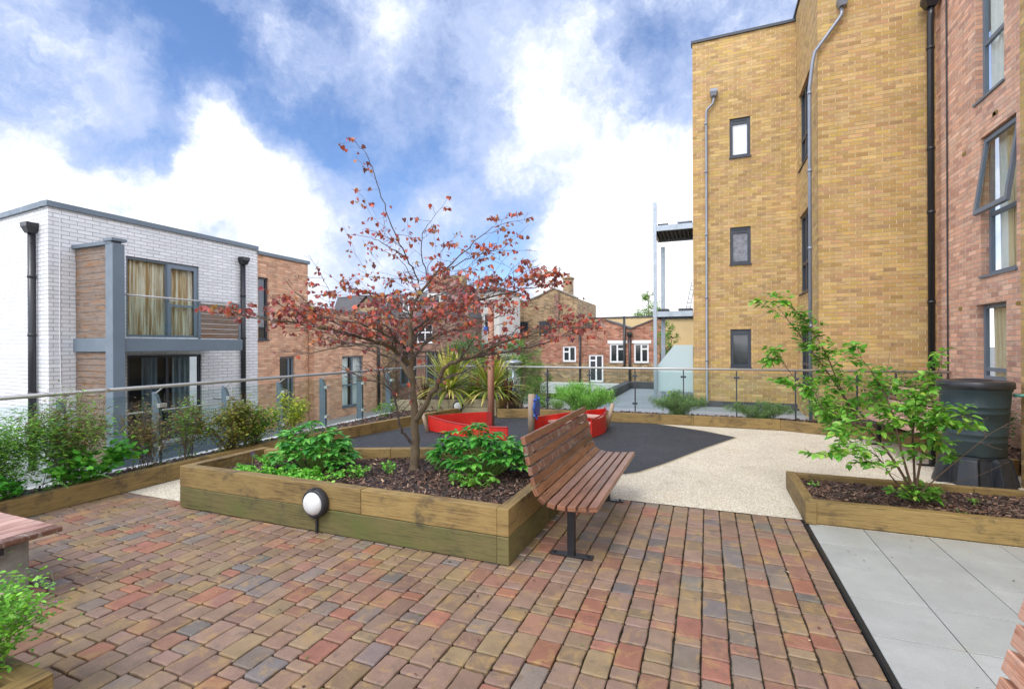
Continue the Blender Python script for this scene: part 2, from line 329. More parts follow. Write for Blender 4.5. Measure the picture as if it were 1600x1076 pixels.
M['red_edge'] = plain('red_edge', (.30, .015, .012), .5, 0, .1, 4)
M['blue_plastic'] = plain('blue_plastic', (.03, .09, .36), .4, 0, .08, 6)
M['butt_green'] = plain('butt_green', S('#2a3a3e'), .45, 0, .12, 5, .1)
M['butt_black'] = plain('butt_black', (.022, .023, .026), .35, 0, .25, 6, .15)
M['stand_grey'] = plain('stand_grey', S('#23262b'), .4, 0, .2, 6, .1)
M['lamp_housing'] = plain('lamp_housing', (.02, .02, .022), .5, 0, .2, 20, .3)
M['lamp_glass'] = plain('lamp_glass', (.62, .62, .60), .35, 0, .08, 9)
M['asphalt_roof'] = plain('asphalt_roof', S('#8d9296'), .6, 0, .14, .7, .1)
M['street'] = plain('street', S('#84837f'), .8, 0, .2, .5, .2)
M['dark_upstand'] = plain('dark_upstand', S('#4c4d50'), .8, 0, .25, 2, .2)
M['hose'] = plain('hose', S('#4f8f7c'), .4, 0, .1, 9)

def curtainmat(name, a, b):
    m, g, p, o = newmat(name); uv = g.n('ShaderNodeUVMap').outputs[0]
    n = g.noise(g.v('MULTIPLY', uv, (16, .5, 1)), 1.6, 4, .6); g.set(p.inputs['Base Color'], g.mix(g.ss(n, .38, .62), (*a, 1), (*b, 1))); p.inputs['Roughness'].default_value = .8; return m  # vertical colour bands paint in the light and shade of the folds
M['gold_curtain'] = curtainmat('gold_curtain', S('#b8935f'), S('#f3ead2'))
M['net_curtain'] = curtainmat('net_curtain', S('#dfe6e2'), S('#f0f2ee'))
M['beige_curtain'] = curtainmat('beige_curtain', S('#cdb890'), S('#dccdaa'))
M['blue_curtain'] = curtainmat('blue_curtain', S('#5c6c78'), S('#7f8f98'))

# paving materials
m, g, p, o = newmat('pavers'); M['pavers'] = m; oc = objc(g)
a = g.n('ShaderNodeAttribute', attribute_name='Col').outputs['Color']
fine = g.ss(g.noise(oc, 160, 3, .7), .3, .7, .82, 1.16, 'LINEAR'); mid = g.ss(g.noise(oc, 9, 5, .65), .3, .7, .82, 1.14, 'LINEAR')
c = g.v('SCALE', a, sc=g.m('MULTIPLY', fine, mid))
och = g.ss(g.noise(oc, 6.5, 5, .7, dist=.5), .50, .66, 0, .6); c = g.mix(och, c, (*S('#9c7f50'), 1))
dk = g.ss(g.noise(g.v('ADD', oc, (7, 3, 0)), 8, 3, .6), .58, .7, 0, .5); c = g.mix(dk, c, (*S('#5a5048'), 1))
ms = g.ss(g.noise(g.v('ADD', oc, (2, 9, 0)), 1.3, 6, .65), .56, .75, 0, .45); c = g.mix(ms, c, (*S('#8a7a48'), 1))
g.set(p.inputs['Base Color'], c); g.set(p.inputs['Roughness'], g.ss(g.noise(oc, 1.1, 4, .6), .35, .65, .45, .8, 'LINEAR')); p.inputs['Specular IOR Level'].default_value = .4
bump(g, p, g.m('ADD', g.noise(oc, 120, 4, .7), g.m('MULTIPLY', g.noise(oc, 18, 3), 1.5)), .55, .003)
m, g, p, o = newmat('joint_sand'); M['joint'] = m; oc = objc(g)
g.set(p.inputs['Base Color'], g.ramp(g.noise(oc, 6, 7, .7), [(.35, (.02, .017, .014)), (.55, (.05, .042, .03)), (.68, (.06, .07, .02))])); p.inputs['Roughness'].default_value = .95
bump(g, p, g.noise(oc, 200, 3), .6, .004)
def speck(name, cols, sc, rough=.8, patch=None, bm=.6):
    m, g, p, o = newmat(name); oc = objc(g)
    vo = g.n('ShaderNodeTexVoronoi'); g.set(vo.inputs['Vector'], oc); vo.inputs['Scale'].default_value = sc
    r = g.sep(vo.outputs['Color'])[0]
    k = len(cols); c = g.ramp(r, [(i / k, q) for i, q in enumerate(cols)], 'CONSTANT')
    e = g.ss(vo.outputs['Distance'], .35, .75, 1.0, .62); c = g.v('SCALE', c, sc=e)
    c = g.v('SCALE', c, sc=g.ss(g.noise(oc, .9, 6, .65), .3, .7, .86, 1.08, 'LINEAR'))
    c = g.v('SCALE', c, sc=g.ss(g.noise(g.v('ADD', oc, (5, 5, 0)), 2.7, 7, .72), .52, .7, 1.0, .80))
    if patch: c = g.mix(g.ss(g.noise(oc, 1.7, 5, .7), .5, .7, 0, patch[1]), c, (*patch[0], 1))
    g.set(p.inputs['Base Color'], c); p.inputs['Roughness'].default_value = rough
    bump(g, p, g.m('SUBTRACT', 1, vo.outputs['Distance']), bm, .004); return m
M['gravel'] = speck('resin_gravel', [S(h) for h in ('#d8cdb4', '#e2d9c4', '#c8b898', '#ddd2ba', '#efe8d8', '#b8a88c', '#e0d6c0')], 110, .75, (S('#c2b28e'), .35))
M['rubber'] = speck('rubber', [(.020, .022, .026), (.030, .032, .036), (.042, .044, .05), (.024, .025, .03), (.09, .09, .095)], 160, .8, ((.06, .06, .065), .4), .5)
m, g, p, o = newmat('concrete_slab'); M['slabs'] = m; oc = objc(g); a = g.n('ShaderNodeAttribute', attribute_name='Col').outputs['Color']
c = g.v('SCALE', a, sc=g.m('MULTIPLY', g.ss(g.noise(oc, 3, 7, .7), .3, .7, .88, 1.1, 'LINEAR'), g.ss(g.noise(oc, 130, 2), .3, .7, .93, 1.07, 'LINEAR')))
c = g.mix(g.ss(g.noise(oc, 2.2, 6, .7), .55, .75, 0, .4), c, (*S('#a39c84'), 1))
g.set(p.inputs['Base Color'], c); g.set(p.inputs['Roughness'], g.ss(g.noise(oc, 2, 4), .35, .65, .45, .75, 'LINEAR')); bump(g, p, g.noise(oc, 90, 4), .2, .002)
m, g, p, o = newmat('chips'); M['chips'] = m; oc = objc(g); a = g.n('ShaderNodeAttribute', attribute_name='Col').outputs['Color']
g.set(p.inputs['Base Color'], g.v('SCALE', a, sc=g.ss(g.noise(oc, 60, 3), .3, .7, .7, 1.3, 'LINEAR'))); p.inputs['Roughness'].default_value = .6

# ------------------------------------------------------------------ ground
def sheet(name, pts, z, mat, label=None):
    mb = MB(); mb.poly([(x, y, z) for x, y in pts]); return mb.build(name, mat, kind='structure')
def slab(name, x0, x1, y0, y1, z0, z1, mat):
    mb = MB(); mb.box(((x0 + x1) / 2, (y0 + y1) / 2, (z0 + z1) / 2), (x1 - x0, y1 - y0, z1 - z0)); return mb.build(name, mat, kind='structure')
sheet('street', [(-400, -400), (400, -400), (400, 600), (-400, 600)], -1.1, M['street'])
slab('terrace', -6.75, 7, -5, 11.28, -1.09, -.03, M['joint'])
sheet('gravel_path', [(-6, 3.44), (-1.3, 3.44), (-1.3, 5.15), (.84, 5.15), (.84, 5.05), (4.1, 5.05), (4.1, 11.2), (-6, 11.2)], -.004, M['gravel'])
sheet('rubber_play_surface', [(-5.95, 6.25), (-5.2, 6.1), (-.96, 6.18), (-.82, 6.33), (-.53, 6.95), (-.05, 8.16), (.46, 9.32), (-.06, 9.82), (-.78, 10.26), (-1.32, 10.6), (-5.2, 10.6), (-5.5, 8.5)], .0, M['rubber'])
sheet('rubber_edging', [(-5.95, 6.19), (-5.2, 6.04), (-.94, 6.14), (-.79, 6.31), (-.50, 6.94), (-.02, 8.15), (.50, 9.32), (-.02, 9.86), (-.74, 10.31), (-1.32, 10.65), (-5.2, 10.65), (-5.55, 8.5)], -.002, plain('edging', S('#a39678'), .8))

# block paving: every paver modelled, rows running away from the camera
mb = MB(); W = .139
pal = [(S('#806858'), 5), (S('#886452'), 3.5), (S('#836e54'), 3), (S('#76685e'), 3.5), (S('#836b5a'), 5), (S('#8d604d'), 2), (S('#6c645e'), 1.2), (S('#806b52'), 3), (S('#7d6454'), 4)]
tot = sum(q for _, q in pal)
def pick():
    r = rnd.random() * tot
    for c, q in pal:
        r -= q
        if r <= 0: return c
    return pal[0][0]
x = .80 - W
while x > -6.05:
    xc = x + W / 2
    ymax = 3.44 if xc < -4.93 else (3.36 if xc < -1.36 else 5.14)
    y = -1.6 - rnd.random() * .2
    while y < ymax - .02:
        L = rnd.choice((.085, .10, .14, .14, .175, .21, .21)); y1 = min(y + L, ymax)
        if ymax - y1 < .05: y1 = ymax
        gp = .0036; zt = rnd.uniform(-.0035, .001); tx, ty = rnd.uniform(-.012, .012), rnd.uniform(-.012, .012)
        cx, cyy = xc, (y + y1) / 2; hx, hy = W / 2 - gp, (y1 - y) / 2 - gp * rnd.uniform(1.1, 1.7)
        rim = []
        for (sx, sy) in ((-1, -1), (1, -1), (1, 1), (-1, 1)):
            ccut = rnd.uniform(.004, .013)
            a = (sx * hx, sy * (hy - ccut)); b = (sx * (hx - ccut), sy * hy)
            rim += [a, b] if sx * sy > 0 else [b, a]
            nx_, ny_ = {(-1, -1): (0, -1), (1, -1): (1, 0), (1, 1): (0, 1), (-1, 1): (-1, 0)}[(sx, sy)]
            j = rnd.uniform(-.005, .0025)
            rim.append(((nx_ * (hx + j)) if nx_ else rnd.uniform(-.3, .3) * hx, (ny_ * (hy + j)) if ny_ else rnd.uniform(-.3, .3) * hy))
        n = len(rim); base = len(mb.v); c = pick(); v = rnd.uniform(.86, 1.14); mb.cur = (c[0] * v, c[1] * v * rnd.uniform(.96, 1.04), c[2] * v * rnd.uniform(.94, 1.06))
        for (f, dz) in ((1.0, -.022), (1.0, -.006), (1 - .003 / hx, -.002), (1 - .008 / hx, 0)):
            for (a, b) in rim:
                px, py = a * f, b * (1 - (1 - f) * hx / hy)
                mb.v.append((cx + px + (rnd.uniform(-.0012, .0012) if dz else 0), cyy + py, zt + dz + px * tx + py * ty))
        for r_ in range(3):
            for k in range(n):
                k2 = (k + 1) % n; A = base + r_ * n; mb.face((A + k, A + k2, A + n + k2, A + n + k))
        mb.face(range(base + 3 * n, base + 4 * n)); y = y1
    x -= W
o = mb.build('brick_paving', M['pavers'], kind='structure')
# slabs
mb = MB()
for i in range(8):
    for j in range(14):
        x0, x1 = .84 + (.002 if i == 0 else .42 + (i - 1) * .45), .84 + .42 + i * .45 - .006
        x1 = min(x1, 3.95); y1 = 5.05 - j * .4525; y0 = y1 - .446
        v = rnd.uniform(.93, 1.05); c = S('#9fa09b'); mb.cur = (c[0] * v, c[1] * v, c[2] * v)
        mb.box(((x0 + x1) / 2, (y0 + y1) / 2, -.013 + rnd.uniform(-.0012, .0012)), (x1 - x0, y1 - y0, .02))
mb.build('slab_paving', M['slabs'], kind='structure', bevel=.002)
mb = MB(); mb.box((.832, 1.9, -.014), (.05, 6.7, .012)); 
mb.box((.816, 1.9, -.006), (.005, 6.7, .014))
mb.build('drainage_channel', M['black_steel'], kind='structure')

# lower roof beyond the far balustrade
slab('flat_roof', -2.75, 7, 11.3, 19.5, -1.08, -.06, M['asphalt_roof'])
mb = MB(); mb.box((-2.9, 15.4, -.35), (.26, 8.2, 1.1)); mb.box((-1.9, 19.5, -.35), (2.2, .26, 1.1)); mb.box((-2.35, 11.42, -.12), (1.2, .16, .2))
tag(mb.build('parapet_wall', M['dark_upstand'], origin=(-2.9, 15.4, -.9), bevel=.02), 'low dark felted parapet around the flat grey roof beyond the glass', 'parapet')

# ------------------------------------------------------------------ planters
def chips(mb, inside, bbox, z, n, big=1.0):
    x0, x1, y0, y1 = bbox; k = 0
    cs = [S('#4a3228'), S('#5e4438'), S('#3a2820'), S('#6d5446'), S('#7c5a48'), S('#4e3a32'), S('#86705e'), S('#2c201a')]
    while k < n:
        x, y = rnd.uniform(x0, x1), rnd.uniform(y0, y1)
        if not inside(x, y): continue
        k += 1; L = rnd.uniform(.015, .05) * big; Wd = rnd.uniform(.006, .018) * big; H = rnd.uniform(.003, .007) * big
        Mx = Matrix.Rotation(rnd.uniform(0, 6.28), 3, 'Z') @ Matrix.Rotation(rnd.gauss(0, .35), 3, 'Y') @ Matrix.Rotation(rnd.gauss(0, .35), 3, 'X')
        v = rnd.uniform(.6, 1.3); c = rnd.choice(cs) if rnd.random() > .02 else S('#b09474'); mb.cur = (c[0] * v, c[1] * v, c[2] * v)
        mb.box((x, y, z + rnd.uniform(-.004, .014)), (L, Wd, H), M=Mx)
def inpoly(P):
    def f(x, y):
        c = False; n = len(P)
        for i in range(n):
            x1, y1 = P[i]; x2, y2 = P[(i + 1) % n]
            if (y1 > y) != (y2 > y) and x < (x2 - x1) * (y - y1) / (y2 - y1) + x1: c = not c
        return c
    return f
def mulch(par, P, z, n, big=1.0, bbox=None, name='mulch'):
    f = inpoly(P); xs = [p[0] for p in P]; ys = [p[1] for p in P]
    mb = MB(); mb.cur = (.045, .032, .026); mb.poly([(x, y, z - .004) for x, y in P])
    chips(mb, f, bbox or (min(xs), max(xs), min(ys), max(ys)), z, n, big)
    return mb.build(name, M['chips'], par)
def sleepers(par, pts, zs, joints, inward, thick=.095, mats=None, trim=None):
    """boards along a line of points; zs list of (z0,z1); joints per layer = list of lengths fraction"""
    for li, (z0, z1) in enumerate(zs):
        for si in range(len(pts) - 1):
            a, b = Vector((*pts[si], 0)), Vector((*pts[si + 1], 0)); d = (b - a); L = d.length; d.normalize(); n = Vector((-d.y, d.x, 0)) * inward
            js = joints[li][si] if joints else []
            fr = [0] + list(js) + [1]
            for q in range(len(fr) - 1):
                e0 = .002 if q else 0; s0, s1 = fr[q] * L + e0, fr[q + 1] * L - (.002 if q < len(fr) - 2 else 0)
                mb = MB(); p0 = a + d * s0 + n * thick / 2; p1 = a + d * s1 + n * thick / 2; jz = rnd.uniform(-.003, .003)
                mb.beam((p0.x, p0.y, (z0 + z1) / 2 + jz), (p1.x, p1.y, (z0 + z1) / 2 + jz), thick, z1 - z0 - .004)
                mb.build('sleeper', (mats or M['sleeper'])[li] if isinstance(mats, list) else (mats or M['sleeper']), par, bevel=.006)
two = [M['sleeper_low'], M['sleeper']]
# central raised bed
P = thing('raised_planter', 'two-sleeper-high central timber planter with the red-leaved tree in it', 'planter', (-3.1, 4.3, 0))
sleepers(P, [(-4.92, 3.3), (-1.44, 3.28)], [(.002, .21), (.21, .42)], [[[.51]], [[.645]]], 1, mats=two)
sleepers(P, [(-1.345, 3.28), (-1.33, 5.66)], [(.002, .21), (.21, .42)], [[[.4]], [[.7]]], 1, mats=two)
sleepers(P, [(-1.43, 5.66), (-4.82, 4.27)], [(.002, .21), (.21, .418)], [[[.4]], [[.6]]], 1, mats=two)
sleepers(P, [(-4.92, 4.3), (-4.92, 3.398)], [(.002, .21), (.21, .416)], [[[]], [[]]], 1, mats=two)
mulch(P, [(-4.84, 3.38), (-1.42, 3.36), (-1.42, 5.56), (-4.84, 4.2)], .30, 6500)
# right low bed
P = thing('low_planter', 'single-sleeper timber planter with the leggy green shrub beside grey slabs', 'planter', (2.0, 5.6, 0))
sleepers(P, [(.86, 5.06), (3.25, 5.05)], [(.0, .2)], [[[.72]]], 1)
sleepers(P, [(.815, 6.2), (.815, 5.03)], [(.0, .2)], [[[]]], 1, thick=.09)
sleepers(P, [(3.25, 6.2), (.91, 6.2)], [(.0, .195)], [[[.35]]], 1, thick=.08)
mulch(P, [(.9, 5.15), (3.25, 5.15), (3.25, 6.12), (.9, 6.12)], .13, 3800)
# left long bed
P = thing('edge_planter', 'long single-sleeper timber bed of mixed shrubs along the left glass balustrade', 'planter', (-6.2, 4, 0))
sleepers(P, [(-5.97, -1.5), (-5.97, 1.4), (-6.0, 3.87), (-6.0, 5.8), (-5.55, 8.4), (-5.22, 9.94)], [(-.0, .2)], [[[], [], [], [.5], []]], 1)
LP = [(-6.06, -1.4), (-6.08, 3.87), (-6.08, 5.8), (-5.63, 8.4), (-5.33, 9.85), (-6.5, 9.5), (-6.5, -1.4)]
mulch(P, LP, .14, 2600, 1.3)
# corner bed
P = thing('corner_planter', 'two-sleeper-high timber planter with spiky yellow cordylines in the far corner', 'planter', (-5.4, 9.9, 0))
gr = [M['sleeper_grey'], M['sleeper_grey']]
sleepers(P, [(-6.75, 9.3), (-4.5, 10.26)], [(-.0, .2), (.2, .385)], [[[.45]], [[.3, .55]]], 1, mats=gr)
sleepers(P, [(-4.43, 10.26), (-4.3, 11.2)], [(-.0, .2), (.2, .385)], [[[]], [[]]], 1, mats=two)
sleepers(P, [(-6.8, 9.75), (-6.8, 9.3)], [(-.0, .2), (.2, .385)], [[[]], [[]]], 1, mats=two)
mulch(P, [(-6.7, 9.42), (-4.52, 10.37), (-4.4, 11.0), (-6.5, 11.0)], .3, 500, 1.6)
# far bed
P = thing('back_planter', 'long single-sleeper bed of lavender below the far glass balustrade', 'planter', (0, 10.7, 0))
sleepers(P, [(-4.38, 10.02), (-3.55, 10.28), (-.91, 10.38), (1.28, 10.38), (2.39, 9.91), (2.83, 9.73), (3.08, 8.35), (3.45, 7.75)], [(-.0, .195)], [[[], [.55], [.28, .3], [], [], [.5], []]], 1)
mulch(P, [(-4.36, 10.12), (-3.55, 10.36), (-.91, 10.47), (1.28, 10.47), (2.42, 10.0), (2.9, 9.8), (3.17, 8.4), (3.5, 7.8), (4.05, 7.8), (4.05, 11.0), (-4.36, 11.0)], .14, 2600, 1.5)
# near bed bottom left
P = thing('small_planter', 'weathered timber planter corner at the lower left holding a pink-flowered bush', 'planter', (-3.1, .8, 0))
sleepers(P, [(-2.63, .0), (-2.63, 1.22)], [(.0, .2)], [[[]]], 1)
sleepers(P, [(-2.73, 1.22), (-3.7, 1.22)], [(.0, .196)], [[[]]], 1, thick=.09)
mulch(P, [(-3.7, .02), (-2.73, .02), (-2.73, 1.13), (-3.7, 1.13)], .13, 900)

# bulkhead lights
def bulkhead(loc, rz, label, s=1.0):
    t = thing('bulkhead_light', label, 'light', loc, rz, 'round bulkhead lights on the planters')
    Mr = Matrix.Rotation(R(90), 4, 'X')
    mb = MB(); mb.lathe([(.125, 0), (.128, .03), (.12, .055), (.112, .062), (.098, .06)], (0, 0, 0), 36)
    for k in (0, math.pi): mb.box((.118 * math.sin(k), .118 * math.cos(k), .05), (.03, .025, .02))
    mb.xform(Matrix.Scale(s, 4) @ Mr); mb.build('housing', M['lamp_housing'], t, local=True, smooth=False, bevel=.003)
    mb = MB(); mb.lathe([(.098, .055), (.097, .064), (.088, .080), (.066, .096), (.04, .104), (.012, .107)], (0, 0, 0), 36); mb.xform(Matrix.Scale(s, 4) @ Mr); mb.build('diffuser', M['lamp_glass'], t, True, local=True)
    if s > .95:
        mb = MB(); mb.box((0, -.012, -.21), (.018, .016, .17)); mb.build('conduit', M['lamp_housing'], t, local=True)
bulkhead((-3.13, 3.285, .265), 0, 'round white bulkhead light on the front of the central planter')
bulkhead((-5.3, 9.905, .24), R(23.1), 'small round white bulkhead light on the far corner planter', .95)

# ------------------------------------------------------------------ benches
PROF = [(.22, .452, -6), (.143, .445, -5), (.066, .439, -3), (-.011, .437, 3), (-.088, .444, 14), (-.158, .472, 36), (-.204, .530, 64), (-.228, .603, 74), (-.247, .677, 76), (-.265, .751, 76), (-.282, .825, 76), (-.300, .898, 76)]
def bench(label, loc, rz, Lh=.965, mats=('slat', 'slat_worn'), worn=(8, 10)):
    t = thing('park_bench', label, 'bench', loc, rz, 'curved slatted timber benches')
    for i, (x, z, a) in enumerate(PROF):
        mb = MB(); T = Matrix.Rotation(R(a), 3, 'Y') @ Matrix.Rotation(R(90), 3, 'Z')
        mb.box((x, rnd.uniform(-.004, .004), z), (2 * Lh, .061, .036), M=T, off=(rnd.uniform(0, 9), rnd.uniform(0, 9)))
        mb.build('slat', M[mats[1] if i in worn else mats[0]], t, bevel=.004, local=True)
    for sy in (-.72, .72):
        mb = MB(); pr = [(x + math.sin(R(a)) * -.024, sy, z - math.cos(R(a)) * .024) if 1 else 0 for x, z, a in PROF]
        for q in range(len(pr) - 1): mb.beam(pr[q], pr[q + 1], .05, .008)
        mb.box((-.03, sy, .4), (.30, .05, .02)); mb.build('bracket', M['black_steel'], t, local=True)
        mb = MB(); mb.box((0, sy, .2), (.055, .055, .385)); mb.build('leg', M['black_steel'], t, local=True, bevel=.003)
        mb = MB(); mb.box((0, sy, .009), (.33, .07, .012))
        for bx in (-.13, .13): mb.lathe([(.012, 0), (.012, .01), (.006, .013)], (bx, sy, .015), 8)
        mb.build('foot_plate', M['black_steel'], t, local=True, bevel=.002)
    return t
bench('reddish slatted bench with curved back beside the central planter', (-.965, 4.34, 0), 0)
bench('slatted bench half hidden behind the green shrub near the water butt', (2.66, 8.75, 0), R(188), mats=('slat_pink', 'slat_worn'), worn=(7, 9, 10))
bench('bleached slatted bench back cropped at the lower right corner', (.49, .74, 0), R(180), mats=('slat_end', 'slat_end'), worn=())
t = thing('flat_bench', 'backless slatted bench on a grey concrete block at the left edge', 'bench', (-4.43, 1.0, 0))
for i in range(9):
    mb = MB(); mb.box((-4.035 - i * .1, .75, .40), (2.3, .09, .034), M=Matrix.Rotation(R(90), 3, 'Z'), off=(rnd.uniform(0, 9), rnd.uniform(0, 9)))
    mb.build('slat', M['slat_pink' if i else 'slat_worn'], t, bevel=.005)
for yb in (1.59, .1):
    mb = MB(); mb.box((-4.43, yb, .165), (.46, .46, .33)); mb.build('block', M['concrete'], t, bevel=.012)
    mb = MB(); mb.box((-4.43, yb, .357), (.84, .05, .045)); mb.build('bracket', M['black_steel'], t)

# ------------------------------------------------------------------ walls with openings
class Wall:
    def __init__(s, p0, p1, flip=False):
        s.a = Vector((*p0, 0)); d = Vector((*p1, 0)) - s.a; s.L = d.length; s.d = d.normalized(); s.n = Vector((s.d.y, -s.d.x, 0)) * (-1 if flip else 1)
    def p(s, u, z, w=0): q = s.a + s.d * u + s.n * w; return (q.x, q.y, z)
    def box(s, mb, u0, u1, z0, z1, w0, w1):
        if s.d.cross(Vector((0, 0, 1))).dot(s.n) > 0:   # normal on the right of d
            P = [s.p(u0, z0, w1), s.p(u1, z0, w1), s.p(u1, z0, w0), s.p(u0, z0, w0)]; Q = [s.p(u0, z1, w1), s.p(u1, z1, w1), s.p(u1, z1, w0), s.p(u0, z1, w0)]
        else:
            P = [s.p(u1, z0, w1), s.p(u0, z0, w1), s.p(u0, z0, w0), s.p(u1, z0, w0)]; Q = [s.p(u1, z1, w1), s.p(u0, z1, w1), s.p(u0, z1, w0), s.p(u1, z1, w0)]
        mb.hexa(P + Q)
    def panel(s, mb, u0, u1, z0, z1, holes=(), rev=.11, uo=0):
        us = sorted({u0, u1, *[h[0] for h in holes], *[h[1] for h in holes]}); zs = sorted({z0, z1, *[h[2] for h in holes], *[h[3] for h in holes]})
        for i in range(len(us) - 1):
            for j in range(len(zs) - 1):
                a, b, c, d = us[i], us[i + 1], zs[j], zs[j + 1]
                if any(h[0] <= a and b <= h[1] and h[2] <= c and d <= h[3] for h in holes): continue
                mb.poly([s.p(a, c), s.p(b, c), s.p(b, d), s.p(a, d)], [(uo + a, c), (uo + b, c), (uo + b, d), (uo + a, d)])
        for (a, b, c, d) in holes:
            for (q0, q1, uvv) in (((a, c), (a, d), 1), ((b, c), (b, d), 1), ((a, c), (b, c), 0), ((a, d), (b, d), 0)):
                mb.poly([s.p(*q0), s.p(*q1), s.p(*q1, -rev), s.p(*q0, -rev)], [(uo + q0[0], q0[1]), (uo + q1[0], q1[1]), (uo + q1[0] + (rev if uvv else 0), q1[1] + (0 if uvv else rev)), (uo + q0[0] + (rev if uvv else 0), q0[1] + (0 if uvv else rev))])
def window(W, par, u0, u1, z0, z1, rev=.10, fw=.06, mat='dark_frame', bars=(), glass='win_dark', sill=True, curtain=None, name='window', hbars=(), sillmat=None, label=None):
    """frame ring + mullions (u positions) + transoms (z positions), pane, sill, optional curtain"""
    f = MB(); w0, w1 = -rev - .002, -rev + .05
    W.box(f, u0, u0 + fw, z0, z1, w0, w1); W.box(f, u1 - fw, u1, z0, z1, w0, w1)
    W.box(f, u0 + fw, u1 - fw, z0, z0 + fw, w0, w1 - .001); W.box(f, u0 + fw, u1 - fw, z1 - fw, z1, w0, w1 - .001)
    for b in bars: W.box(f, b - fw * .5, b + fw * .5, z0 + fw, z1 - fw, w0, w1 - .002)
    for b in hbars:
        if isinstance(b, tuple): W.box(f, b[0], b[1], b[2] - fw * .45, b[2] + fw * .45, w0, w1 - .004)
        else: W.box(f, u0 + fw, u1 - fw, b - fw * .5, b + fw * .5, w0, w1 - .004)
    fo = f.build(name, M[mat], par, label=label)
    mb = MB(); W.box(mb, u0 + fw * .8, u1 - fw * .8, z0 + fw * .8, z1 - fw * .8, -rev + .008, -rev + .014); mb.build('pane', M[glass], fo)
    if curtain:
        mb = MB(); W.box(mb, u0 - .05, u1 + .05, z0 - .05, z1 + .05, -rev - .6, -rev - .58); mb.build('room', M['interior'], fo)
        for (a, b, m_) in curtain:
            mb = MB(); n = int((b - a) * 60) + 4; pr = None; ph = rnd.uniform(0, 6)
            for k in range(n + 1):
                u = lerp(a, b, k / n); ww = -rev - .10 + .045 * math.sin(u * 33 + ph + math.sin(u * 9)) + .018 * math.sin(u * 71 + ph * 2)
                q = [W.p(u, z0 + .01, ww), W.p(u, z1 - .01, ww * .8 - .02)]
                if pr: mb.poly([pr[0], q[0], q[1], pr[1]], [(pu, z0), (u, z0), (u, z1), (pu, z1)])
                pr = q; pu = u
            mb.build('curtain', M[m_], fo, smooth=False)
    if sill:
        mb = MB(); W.box(mb, u0 - .02, u1 + .02, z0 - .035, z0, -rev, .03); mb.build('sill', M[sillmat or mat], fo)
    return fo
def downpipe(par, pts, r, mat, hop=None, collars=(), name='downpipe'):
    mb = MB(); mb.tube(pts, r, 14)
    for (x, y, z) in collars:
        mb.lathe([(r + .008, -.03), (r + .01, 0), (r + .008, .03)], (x, y, z), 14)
    o = mb.build(name, M[mat], par, smooth=True)
    if hop:
        mb = MB(); x, y, z, s_ = hop; b = len(mb.v)
        mb.hexa([(x - s_ * .6, y - s_ * .6, z), (x + s_ * .6, y - s_ * .6, z), (x + s_ * .6, y + s_ * .6, z), (x - s_ * .6, y + s_ * .6, z), (x - s_, y - s_, z + s_ * 1.1), (x + s_, y - s_, z + s_ * 1.1), (x + s_, y + s_, z + s_ * 1.1), (x - s_, y + s_, z + s_ * 1.1)])
        mb.box((x, y, z + s_ * 1.5), (s_ * 2.1, s_ * 2.1, s_ * .8)); mb.build('hopper', M[mat], o)
    return o

# ------------------------------------------------------------------ yellow brick building
T = thing('yellow_brick_block', 'tall buff yellow brick flats with small square windows behind the far balustrade', 'building', (2, 13, 0))
W1 = Wall((-.34, 14.3), (2.15, 14.3)); W2 = Wall((2.15, 14.3), (2.15, 11.7)); W3 = Wall((2.15, 11.7), (4.1, 11.7))
ZT = 9.88
wz = [(6.62, 7.66), (3.77, 4.75), (1.02, 2.03)]
mb = MB()
W1.panel(mb, 0, W1.L, -.06, ZT, [(.93, 1.43, a, b) for a, b in wz])
cw = [(5.9, 7.75), (2.85, 4.75), (.6, 2.03)]
W2.panel(mb, 0, W2.L, -.06, ZT + .15, [(.42, 1.75, a, b) for a, b in cw], uo=W1.L)
W3.panel(mb, 0, W3.L, -.06, ZT + .15, [], uo=W1.L + W2.L)
Wl = Wall((-.34, 18.3), (-.34, 14.3)); Wl.panel(mb, 0, 4, -.06, ZT, uo=-4)
Wb = Wall((7, 18.3), (-.34, 18.3)); Wb.panel(mb, 0, Wb.L, -.06, ZT)
mb.build('wall', M['yellow_brick'], T)
mb = MB(); mb.poly([(-.34, 14.3, ZT), (2.15, 14.3, ZT), (2.15, 11.7, ZT), (7, 11.7, ZT), (7, 18.3, ZT), (-.34, 18.3, ZT)]); mb.build('roof', M['asphalt_roof'], T)
mb = MB(); W1.box(mb, -.03, W1.L + .0, ZT, ZT + .07, -.2, .04); W2.box(mb, -.24, W2.L + .04, ZT + .15, ZT + .22, -.2, .04); W3.box(mb, .04, W3.L, ZT + .15, ZT + .22, -.2, .04); mb.build('coping', M['dark_frame'], T)
mb = MB(); mb.box((3.3, 11.67, -.0), (9.3 - 2, .06, .3)) if 0 else W1.box(mb, 0, W1.L, -.06, .1, .0, .03); W3.box(mb, 0, 1.9, -.06, .1, 0, .03); mb.build('plinth', M['dark_upstand'], T)
for i, (a, b) in enumerate(wz):
    window(W1, T, .93, 1.43, a, b, fw=.075, sillmat='dark_frame', glass=('white_glass', 'patterned_glass', 'win_dark')[i], hbars=[(.99, 1.37, b - .12)], rev=.09)
for a, b in cw: window(W2, T, .42, 1.75, a, b, fw=.07, bars=(.95,), hbars=(a + (b - a) * .38,))
downpipe(T, [(.2, 14.22, 8.3), (.2, 14.22, 8.22), (.18, 14.22, 8.12), (.03, 14.22, 7.98), (.01, 14.22, 7.88), (0, 14.22, .2), (.0, 14.12, .08)], .031, 'grey_pipe', (.2, 14.2, 8.3, .09), [(0, 14.22, z) for z in (1.2, 2.9, 4.6, 6.3, 7.6)])
